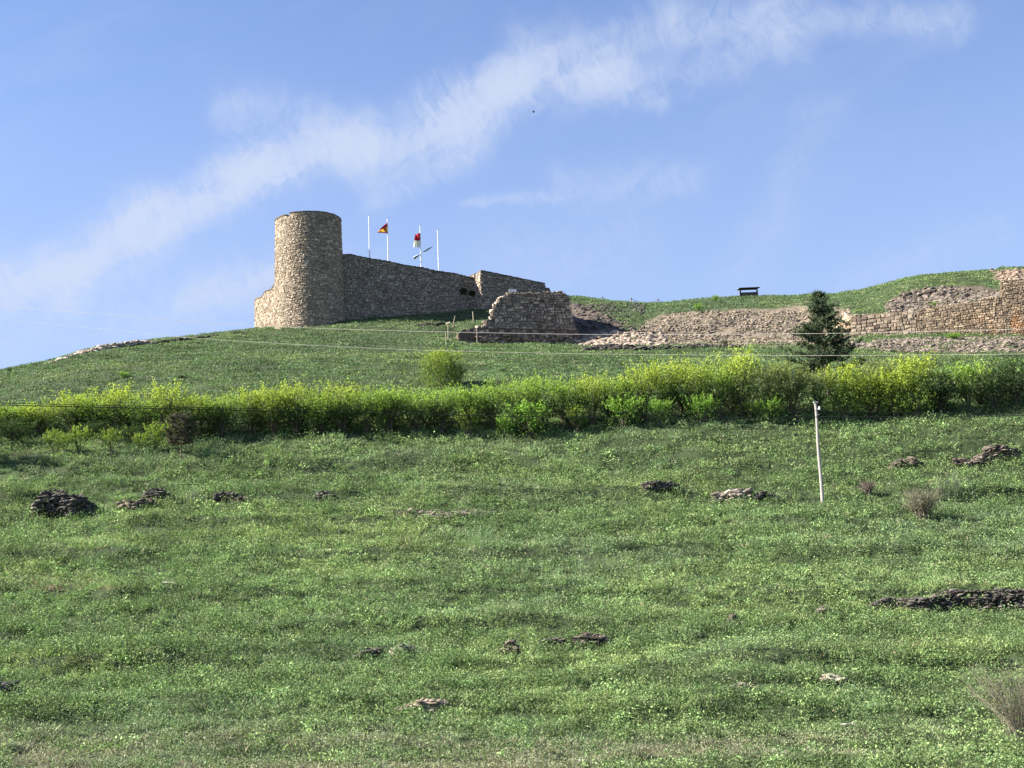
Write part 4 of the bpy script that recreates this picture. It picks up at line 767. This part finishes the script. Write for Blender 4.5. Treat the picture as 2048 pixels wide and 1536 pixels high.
# conifers
def conifer(name, label, px, base, top, hw, cb, seed, clow, chi, cat, nb=16, jag=.25, nclump=1500, size=.30, dome=False, push=0.0):
    p_ = hit(px, base); H = (base - top) * p_[1] / F; R = hw * p_[1] / F; r = np.random.default_rng(seed)
    root = empty(name, tuple(p_ - (0, 0, .1)), label, cat); mb = M(); zt = np.linspace(0, H * .97, 10); lean = np.array([-.012 * H, 0])
    mb.tube(np.stack([lean[0] * (zt / H) + .03 * np.sin(zt), lean[1] * zt, zt], 1), np.linspace(H * .017, .02, 10), (.13, .105, .08), 7)
    mf = M(); P_ = []; D_ = []
    for k in range(nb):
        h = cb + (1 - cb) * ((k + .5) / nb) ** .95; t_ = (h - cb) / (1 - cb)
        rad = R * (math.sqrt(max(.02, 1 - ((t_ - .42) / .62) ** 2)) if dome else min(1, .62 + 3 * t_) * (1 - t_) ** 1.05 * r.uniform(.85, 1.12) + .05)
        for j in range(int(7 + 3 * (1 - t_))):
            an = r.uniform(0, 2 * np.pi); ln = rad * r.uniform(1 - jag * 2, 1 + jag * .6); d_ = np.array([math.cos(an), math.sin(an), 0]); tt = np.linspace(0, 1, 6)[:, None]
            rise = ln * r.uniform(.05, .35) * (1 if t_ > .2 else .4)
            pts = np.array([lean[0] * h, 0, H * h]) + d_ * ln * tt + np.array([0, 0, 1]) * rise * tt ** 1.6 - np.array([0, 0, 1]) * ln * .12 * tt * (1 - tt) * 2
            mb.tube(pts, np.linspace(.045, .008, 6) * H / 9, (.10, .08, .06), 3, False)
            m_ = max(3, int(nclump / (nb * 8) * (.5 + ln / R))); u = np.sqrt(r.uniform(.04, 1.0, m_)); c_ = np.stack([np.interp(u, tt[:, 0], pts[:, q]) for q in range(3)], 1); c_ += r.normal(0, 1, (m_, 3)) * np.array([.14, .14, .06]) * H / 9 * 1.1
            P_.append(c_); D_.append(np.tile(d_, (m_, 1)))
    P_ = np.concatenate(P_); D_ = np.concatenate(D_); K = 9; n_ = len(P_)
    dv = rand_dirs(n_ * K, r) + np.repeat(D_, K, 0) * .7 + np.array([0, 0, .45]); dv /= np.linalg.norm(dv, axis=1, keepdims=True); b0 = np.repeat(P_, K, 0); sz = size * r.uniform(.6, 1.3, (n_ * K, 1)); sd_ = np.cross(dv, rand_dirs(n_ * K, r)); sd_ /= np.linalg.norm(sd_, axis=1, keepdims=True)
    V = np.stack([b0 - sd_ * sz * .10, b0 + sd_ * sz * .10, b0 + dv * sz], 1); cl = np.repeat(rcols(n_, r, clow, chi, .15), K * 3, 0); mf.add(V.reshape(-1, 3), np.arange(n_ * K * 3).reshape(-1, 3), cl)
    mb.build('trunk', MB, root); mf.build('crown', MN, root); return root
conifer('conifer_tree', 'tall dark conifer with layered branches standing in the hedge at right', 1657, 792, 577, 92, .26, 51, (.034, .058, .034), (.11, .145, .075), 'tree', nb=18, nclump=2300, size=.38, jag=.30)
conifer('young_pine', 'small round topped dull brown green pine with a bare trunk before the left hedge', 362, 916, 826, 33, .32, 52, (.06, .06, .04), (.14, .125, .08), 'tree', nb=9, nclump=620, size=.24, dome=True)
conifer('shade_tree', 'tree beyond the left edge whose shadow crosses the grass', -125, 940, 775, 62, .25, 53, (.04, .06, .03), (.08, .1, .04), 'tree', nb=12, nclump=900, size=.3, dome=True)
# bare, twiggy bushes
def twig_bush(label, px, base, hgt, hw, seed, col, n_=90, leafc=(.12, .14, .07), nl=300, lean=0.0, th=.010, name='bare_bush'):
    p_ = hit(px, base); H = hgt * p_[1] / F; R = hw * p_[1] / F; r = np.random.default_rng(seed); root = empty(name, tuple(p_), label, 'bush'); mb = M(); P_ = []
    for k in range(n_):
        an = r.uniform(0, 2 * np.pi); o_ = R * math.sqrt(r.random()); t_ = np.linspace(0, 1, 5); hh = H * r.uniform(.5, 1.0)
        ba = r.normal(0, .10, 2) * R
        pts = np.stack([ba[0] + math.cos(an) * o_ * t_ ** 1.1 + lean * H * t_, ba[1] + math.sin(an) * o_ * t_, hh * t_ ** .8], 1) + r.normal(0, .03, (5, 3)) * t_[:, None]
        mb.tube(pts, np.linspace(th, th * .3, 5) * p_[1] / 50, np.array(col) * r.uniform(.6, 1.4), 3, False)
        for _ in range(3):
            u = r.uniform(.35, .9); q = np.array([np.interp(u, t_, pts[:, z_]) for z_ in range(3)]); d_ = rand_dirs(1, r)[0]; d_[2] = abs(d_[2]); e_ = q + d_ * H * r.uniform(.12, .3); mb.tube([q, (q + e_) / 2 + r.normal(0, .02, 3), e_], np.array([th * .5, th * .35, th * .2]) * p_[1] / 50, np.array(col) * r.uniform(.6, 1.3), 3, False); P_.append(e_); P_.append((q + e_) / 2)
    mb.build('twigs', MB, root); P_ = np.array(P_); r.shuffle(P_); P_ = np.concatenate([P_] * 4)[:nl] + r.normal(0, .04, (min(nl, len(P_) * 4), 3)); mf = M(); leaves(mf, P_, .05 * p_[1] / 50, r, rcols(len(P_), r, np.array(leafc) * .7, np.array(leafc) * 1.4)); mf.build('foliage', ML, root); return root
twig_bush('grey brown twiggy bush in the grass right of the utility pole', 1846, 1042, 68, 44, 61, (.20, .17, .13), 190, (.17, .19, .11), 1500)
twig_bush('large tangled bare branch bush in the bottom right corner', 2044, 1482, 160, 95, 62, (.20, .175, .135), 170, (.18, .22, .08), 1400, -.15, .009)
twig_bush('small purplish twig bush just right of the utility pole foot', 1738, 992, 34, 22, 63, (.22, .17, .15), 70, (.14, .13, .08), 120)
for a_, b_, c_, d_, e_, lb in ((560, 1012, 16, 10, 70, 'tiny'), ):
    pass
# dead brushwood on the ground
p_ = hit(885, 1036); r = np.random.default_rng(64); mb = M()
for k in range(170):
    px_ = r.uniform(815, 960); rw_ = 1026 + 9 * math.sin((px_ - 815) / 46) + r.normal(0, 3.5); q = hit(px_, rw_) + (0, 0, r.uniform(.02, .18)); d_ = np.array([r.normal(0, .55), r.normal(0, .3), r.normal(0, .12)]); mb.tube([q - d_, q + r.normal(0, .06, 3), q + d_], [.028, .025, .012], rcols(1, r, (.13, .11, .09), (.42, .36, .30))[0], 3, False)
tag(mb.build('brushwood', MB, origin=p_), 'low line of dead grey brushwood lying in the grass at the centre', 'brushwood')
for px_, rw_, L_, a_, lb in ((1318, 1062, .9, .3, 'pale dry branch lying in the grass right of the centre'), (340, 1172, 1.0, -.6, 'thin pale stick lying in the grass at left'), (1700, 1460, .55, -.1, 'short pale stick lying in the bottom right grass')):
    q = hit(px_, rw_) + (0, 0, .12); mb = M(); d_ = np.array([math.cos(a_), math.sin(a_) * .5, -.12]) * L_ / 2; mb.tube([q - d_, q + (0, 0, .05), q + d_], [.03, .026, .012], (.5, .46, .38), 4); mb.tube([q, q + d_ * .6 + (0, .1, .15)], [.016, .008], (.5, .46, .38), 3); tag(mb.build('fallen_branch', MB, origin=q), lb, 'branch', 'fallen branches')
q = hit(1165, 1533); mb = M(); r = np.random.default_rng(66); rocks(mb, q + r.normal(0, 1, (14, 3)) * (.16, .1, .04) + (0, 0, .12), .045, r, rcols(14, r, (.55, .53, .5), (.75, .73, .7))); tag(mb.build('white_stones', MD, origin=q), 'few small whitish stones at the bottom edge of the photo', 'stones')

# ---------------------------------------------------------------- flagpoles and flags
FP = []
for px_, top_, bot_, lb, fin in ((739, 431, 519, 'flagpole nearest the round tower, without a flag', 0), (776, 437, 526, 'flagpole flying the red and yellow flag', 1), (841.5, 451, 538, 'flagpole flying the red and white flag', 2), (876.5, 459, 543, 'rightmost flagpole, without a flag', 3)):
    ss = np.linspace(0, LC, 300); q = PC(ss, np.array([zcs(k_) for k_ in ss]), 0); a_, b_ = proj(q[:, 0], q[:, 1], q[:, 2]); s = ss[np.argmin(abs(a_ - px_))]; g_ = PC(s, zcs(s), -2.6); d_ = g_[1]
    T = W(px_ - 1.5, top_, d_); B = T.copy(); B[2] = zcs(s) - 3.2
    root = empty('flagpole', tuple(B), lb, 'flagpole', 'flagpoles behind the long castle wall'); mb = M(); h_ = T[2] - B[2]; mb.tube([(0, 0, 0), (.0, 0, h_ * .5), (0, 0, h_)], [.08, .068, .05], (.72, .73, .72), 8); mb.build('shaft', MW, root)
    mb = M(); mb.box((.05, 0, h_ + .03), .16, .1, .10, (.45, .46, .48)); mb.build('finial', MW, root); mb = M(); mb.box((0, 0, .15), .35, .35, .3, (.3, .28, .26)); mb.build('base', MW, root); FP.append((T, d_))
def flag(name, label, d, corners, stripes, seed, nu=14, nv=12, parts=()):
    """corners: hoist top, fly top, fly bottom, hoist bottom in bearing units; cloth with folds"""
    c_ = [W(a_, b_, d) for a_, b_ in corners]; r = np.random.default_rng(seed); V = []; Cc = []
    for i_ in range(nv * 3 + 1):
        v = i_ / (nv * 3)
        for j_ in range(nu + 1):
            u = j_ / nu; q = (c_[0] * (1 - u) + c_[1] * u) * (1 - v) + (c_[3] * (1 - u) + c_[2] * u) * v; q = q + np.array([0, 1, 0]) * .22 * u * math.sin(u * 7 + v * 4 + seed) + np.array([0, 0, 1]) * .05 * u * math.sin(u * 9 + v * 3)
            V.append(q); col = [s_[1] for s_ in stripes if v <= s_[0]][0]
            Cc.append(col)
    n1 = nu + 1; i_ = np.arange(nv * 3)[:, None] * n1; j_ = np.arange(nu)[None]; mb = M(); mb.add(np.array(V), np.stack([i_ + j_, i_ + j_ + 1, i_ + n1 + j_ + 1, i_ + n1 + j_], -1).reshape(-1, 4), np.array(Cc))
    o = mb.build(name, MC, origin=c_[0], smooth=True); md = o.modifiers.new('thickness', 'SOLIDIFY'); md.thickness = .012; tag(o, label, 'flag', 'flags'); return o
RED = (.50, .02, .035); YLW = (.80, .55, .06); WHT = (.80, .79, .78)
f1 = flag('flag', 'red and yellow flag drooping to the left of its pole', FP[1][1] - .1, [(774.5, 445), (758, 460), (754, 465.5), (775.5, 466)], [(.40, RED), (.86, YLW), (1.0, (.42, .03, .04))], 1)
mb = M()
for px_, rw_, s_ in ((769.5, 457.5, .18), (771, 459.5, .16), (770, 461, .12)):
    c_ = W(px_, rw_, FP[1][1] - .35) - np.array(f1.location); mb.box(c_, s_, .03, s_ * 1.6, (.33, .05, .06), .2)
mb.build('emblem', MC, f1)
flag('flag', 'red flag with a white lower half hanging left of its pole', FP[2][1] - .1, [(840.5, 466), (830.5, 469), (827, 493), (839.5, 495)], [(.52, RED), (1.0, WHT)], 2)
flag('flag', 'narrow furled blue and white flag slanting across the third pole', FP[2][1] - .2, [(866, 491.5), (827, 514), (829, 518.5), (865.5, 493.5)], [(.35, (.5, .55, .6)), (.8, (.06, .14, .35)), (1.0, (.6, .65, .7))], 3)

# ---------------------------------------------------------------- ridge furniture
def post(px, top, base, w_, label, group, d=None, col=(.36, .33, .30), lean=0.0, name='fence_post', hook=False):
    p_ = hit(px, base) if d is None else W(px, base, d); p_[2] = float(ground_z(np.array([p_[0]]), np.array([p_[1]]))[0]) - .1
    T = W(px, top, p_[1]); h_ = T[2] - p_[2]; mb = M(); mb.tube([(0, 0, 0), (lean * h_ * .5 + .01, 0, h_ * .55), (lean * h_, 0, h_)], [w_, w_ * .95, w_ * .8], col, 7)
    if hook: rocks(mb, np.array([[lean * h_ + .2, 0, h_ + .12], [lean * h_ + .05, 0, h_ + .02]]), .2, np.random.default_rng(2), np.array([[.6, .5, .38]] * 2))
    o = mb.build(name, MB); o.location = p_
    return tag(o, label, 'fence post', group), np.array([p_[0] + lean * h_, p_[1], p_[2] + h_])
tops = []
for px_, tp_, bs_, lb in ((1153.5, 591, 602, 'rope fence post nearest the broken ashlar wall'), (1205, 593, 603, 'second rope fence post from the ruin, on a grassy hump'), (1263, 595, 609, 'third rope fence post from the ruin, in the dip'), (1316, 597, 608, 'fourth rope fence post from the ruin'), (1367, 599, 605, 'small last rope fence post left of the roofed board')):
    ridge = np.arange(188, 212, .5); rr_ = ray(px_, bs_); a_, b_ = proj(rr_[0] * ridge, ridge, ground_z(rr_[0] * ridge, ridge)); dr = float(ridge[np.argmin(b_)])
    tops.append(post(px_, tp_, bs_, .10, lb, 'rope fence posts along the ridge', dr, (.20, .18, .16))[1])
for k in range(len(tops) - 1):
    a_, b_ = tops[k] - (0, 0, .12), tops[k + 1] - (0, 0, .12); t_ = np.linspace(0, 1, 14)[:, None]; mb = M(); mb.tube(a_ * (1 - t_) + b_ * t_ - np.array([0, 0, .75]) * 4 * t_ * (1 - t_) * .8, .03, (.22, .22, .23), 4)
    tag(mb.build('fence_rope', MT, origin=a_), ['sagging rope between the first two ridge fence posts', 'sagging rope between the second and third ridge fence posts', 'sagging rope between the third and fourth ridge fence posts', 'sagging rope between the fourth and last ridge fence posts'][k], 'rope', 'ropes of the ridge fence')
GP = 'thin wooden stakes left of the ruined wall'
post(990, 606, 624, .05, 'stake highest up, touching the left edge of the ruined wall', GP, None, (.40, .34, .26), -.02)
post(947, 623, 645, .065, 'straight stake midway between leaning stake and ruined wall', GP, None, (.42, .36, .24), -.03)
post(905.5, 632, 654, .05, 'crooked stake leaning right, above the lone round tree', GP, None, (.42, .36, .26), .22)
post(896, 647, 680, .05, 'stake topped with a pale lump above the lone round tree', GP, None, (.42, .36, .28), .03, 'fence_post', True)
post(892, 663, 690, .045, 'short stake just above the lone round tree crown', GP, None, (.40, .35, .24), 0)
post(954, 652, 686, .04, 'pale stake against the foot of the ruined wall', GP, 163.0, (.42, .36, .28), .02)
# roofed information board
ridge = np.arange(192, 212, .5); rr_ = ray(1497, 597); a_, b_ = proj(rr_[0] * ridge, ridge, ground_z(rr_[0] * ridge, ridge)); dk = float(ridge[np.argmin(b_)]) - 1
dk -= .5; Tl = W(1497, 577.0, dk); gz = float(ground_z(np.array([Tl[0]]), np.array([dk]))[0]); root = empty('roofed_board', (Tl[0], dk, gz - .2), 'dark wooden information board under a small roof on the ridge', 'information board')
h_ = Tl[2] - gz + .2; u_ = dk / F; BR = (.035, .028, .024)
mb = M(); hw_ = 21.0 * u_
for z0, z1, xo0, xo1 in ((h_ - 5.5 * u_, h_ - 5.0 * u_, 0, 0),): pass
V = np.array([[-hw_ + .10, -.80, h_ - .7 * u_], [hw_ + .12, -.80, h_ - .7 * u_], [hw_ + .12, -.80, h_], [-hw_ + .10, -.80, h_], [-hw_ - .12, .75, h_ - .9 * u_], [hw_ - .25, .75, h_ - .9 * u_], [hw_ - .25, .75, h_ - .2 * u_], [-hw_ - .12, .75, h_ - .2 * u_]])
mb.add(V, np.array([[0, 1, 2, 3], [5, 4, 7, 6], [3, 2, 6, 7], [1, 0, 4, 5], [0, 3, 7, 4], [2, 1, 5, 6]]), BR); mb.build('roof', MB, root)
mb = M(); mb.box((0, -.05, h_ - 13.0 * u_), 33 * u_, .06, 8.2 * u_, (.10, .088, .08)); mb.build('panel', MB, root)
mb = M(); mb.box((0, -.06, h_ - 8.9 * u_), 36 * u_, .09, .12, BR); mb.build('rail', MB, root)
for sx_ in (-17.2 * u_, 17.2 * u_): mb = M(); mb.box((sx_, 0, h_ / 2 - .12), .20, .20, h_ - .2, BR); mb.build('leg', MB, root)

# ---------------------------------------------------------------- utility pole and cables
p_ = hit(1645, 1006); T = W(1630.5, 805, p_[1]); root = empty('utility_pole', tuple(p_ - (0, 0, .1)), 'weathered pale wooden utility pole leaning slightly left', 'utility pole'); h_ = T[2] - p_[2] + .1; lx = T[0] - p_[0]
tt = np.linspace(0, 1, 12); mb = M(); mb.tube(np.stack([lx * tt + .02 * np.sin(tt * 9), 0 * tt, h_ * tt], 1), np.linspace(.115, .085, 12), (.32, .30, .275), 10); mb.build('shaft', MB, root)
top = np.array([lx, 0, h_]); mb = M(); mb.box(top + (.03, 0, .02), .30, .22, .07, (.55, .53, .50)); mb.build('cap', MB, root)
mb = M(); mb.tube([top + (.08, -.05, -.45), top + (.24, -.1, -.47)], [.035, .03], (.5, .5, .5), 6); mb.build('bracket', MW, root); mb = M(); mb.tube([top + (.08, -.05, -.85), top + (.20, -.1, -.80)], [.03, .03], (.4, .4, .4), 6); mb.build('bracket', MW, root)
ins = top + (.22, -.12, -.40); mb = M(); mb.tube([ins + (0, 0, -.10), ins + (0, 0, -.03), ins + (0, 0, .03), ins + (0, 0, .12)], [.06, .085, .05, .03], (.75, .75, .72), 8); mb.build('insulator', MW, root)
def cable(label, pts, rad, col, name='overhead_cable'):
    pts = np.array(pts, float); q = np.linspace(pts[0, 0], pts[-1, 0], 90); rows = pchip(pts[:, 0], pts[:, 1], q); ds = pchip(pts[:, 0], pts[:, 2], q)
    Pn = np.array([W(a_, b_, c_) for a_, b_, c_ in zip(q, rows, ds)]); mb = M(); mb.tube(Pn, rad, col, 6); return tag(mb.build(name, MT, origin=Pn[0]), label, 'cable', 'overhead cables')
pd = p_[1]
cable('black cable running left from the top bracket of the utility pole', [(-260, 800, 72), (0, 806, 78), (400, 815, 84), (800, 822, pd - 2), (1200, 825.5, pd - 1), (1636, 821.5, pd - .1)], .016, (.02, .02, .02))
cable('black cable running left from the lower bracket of the utility pole', [(-260, 804, 72), (0, 810, 78), (400, 819, 84), (800, 828, pd - 2), (1380, 837, pd - 1), (1636, 834, pd - .1)], .024, (.02, .02, .02))
cable('black cable running right from the top bracket of the utility pole', [(1636, 821.5, pd - .1), (1800, 825, pd - 1), (2048, 828, pd - 3), (2320, 826, pd - 6)], .016, (.02, .02, .02))
cable('black cable running right from the lower bracket of the utility pole', [(1636, 834, pd - .1), (1800, 834, pd - 1), (2048, 831, pd - 3), (2320, 824, pd - 6)], .024, (.02, .02, .02))
cable('pale overhead cable crossing in front of the tower foot', [(-300, 585, 70), (0, 612, 65), (250, 632, 61), (510, 651.5, 57.5), (920, 664.5, 52), (1280, 669.5, 48), (1640, 667, 44), (2048, 658, 40), (2400, 645, 37)], .0075, (.28, .27, .24))
cable('pale overhead cable crossing the slope just above the lone round tree', [(-300, 606, 70), (0, 638, 65), (200, 658, 62), (400, 677, 59), (920, 702.5, 52), (1280, 709, 48), (1640, 711, 44), (2048, 708, 40), (2400, 700, 37)], .0065, (.28, .27, .24))
# bird
c_ = W(1067, 223.5, 120); root = empty('bird', tuple(c_), 'small dark bird gliding in the sky above the castle', 'bird')
mb = M(); t_ = np.linspace(-1, 1, 9); mb.tube(np.stack([t_ * .13, 0 * t_, .008 * np.cos(t_ * 2)], 1), .032 * np.sqrt(np.clip(1.02 - t_ ** 2, .02, 1)) * np.where(t_ > .3, .7, 1), (.02, .02, .025), 8); mb.build('body', MW, root, smooth=True)
for s_ in (-1, 1):
    mb = M(); y_ = s_ * np.array([.02, .16, .32]); V = []
    for k, (yy, a0, a1, zz) in enumerate(((y_[0], -.07, .05, 0), (y_[1], -.05, .055, .03), (y_[2], .03, .06, .0))): V += [[a0, yy, zz], [a1, yy, zz], [a0, yy, zz - .008], [a1, yy, zz - .008]]
    mb.add(V, np.array([[0, 1, 5, 4], [4, 5, 9, 8], [2, 6, 7, 3], [6, 10, 11, 7], [0, 4, 6, 2], [4, 8, 10, 6], [1, 3, 7, 5], [5, 7, 11, 9], [8, 9, 11, 10]]), (.025, .025, .03)); mb.build('wing', MW, root)
mb = M(); mb.add([[.10, -.01, 0], [.10, .01, 0], [.20, .035, 0], [.20, -.035, 0], [.10, -.01, -.006], [.10, .01, -.006], [.20, .035, -.006], [.20, -.035, -.006]], np.array([[0, 1, 2, 3], [7, 6, 5, 4], [0, 3, 7, 4], [1, 5, 6, 2], [2, 6, 7, 3]]), (.03, .03, .035)); mb.build('tail', MW, root)
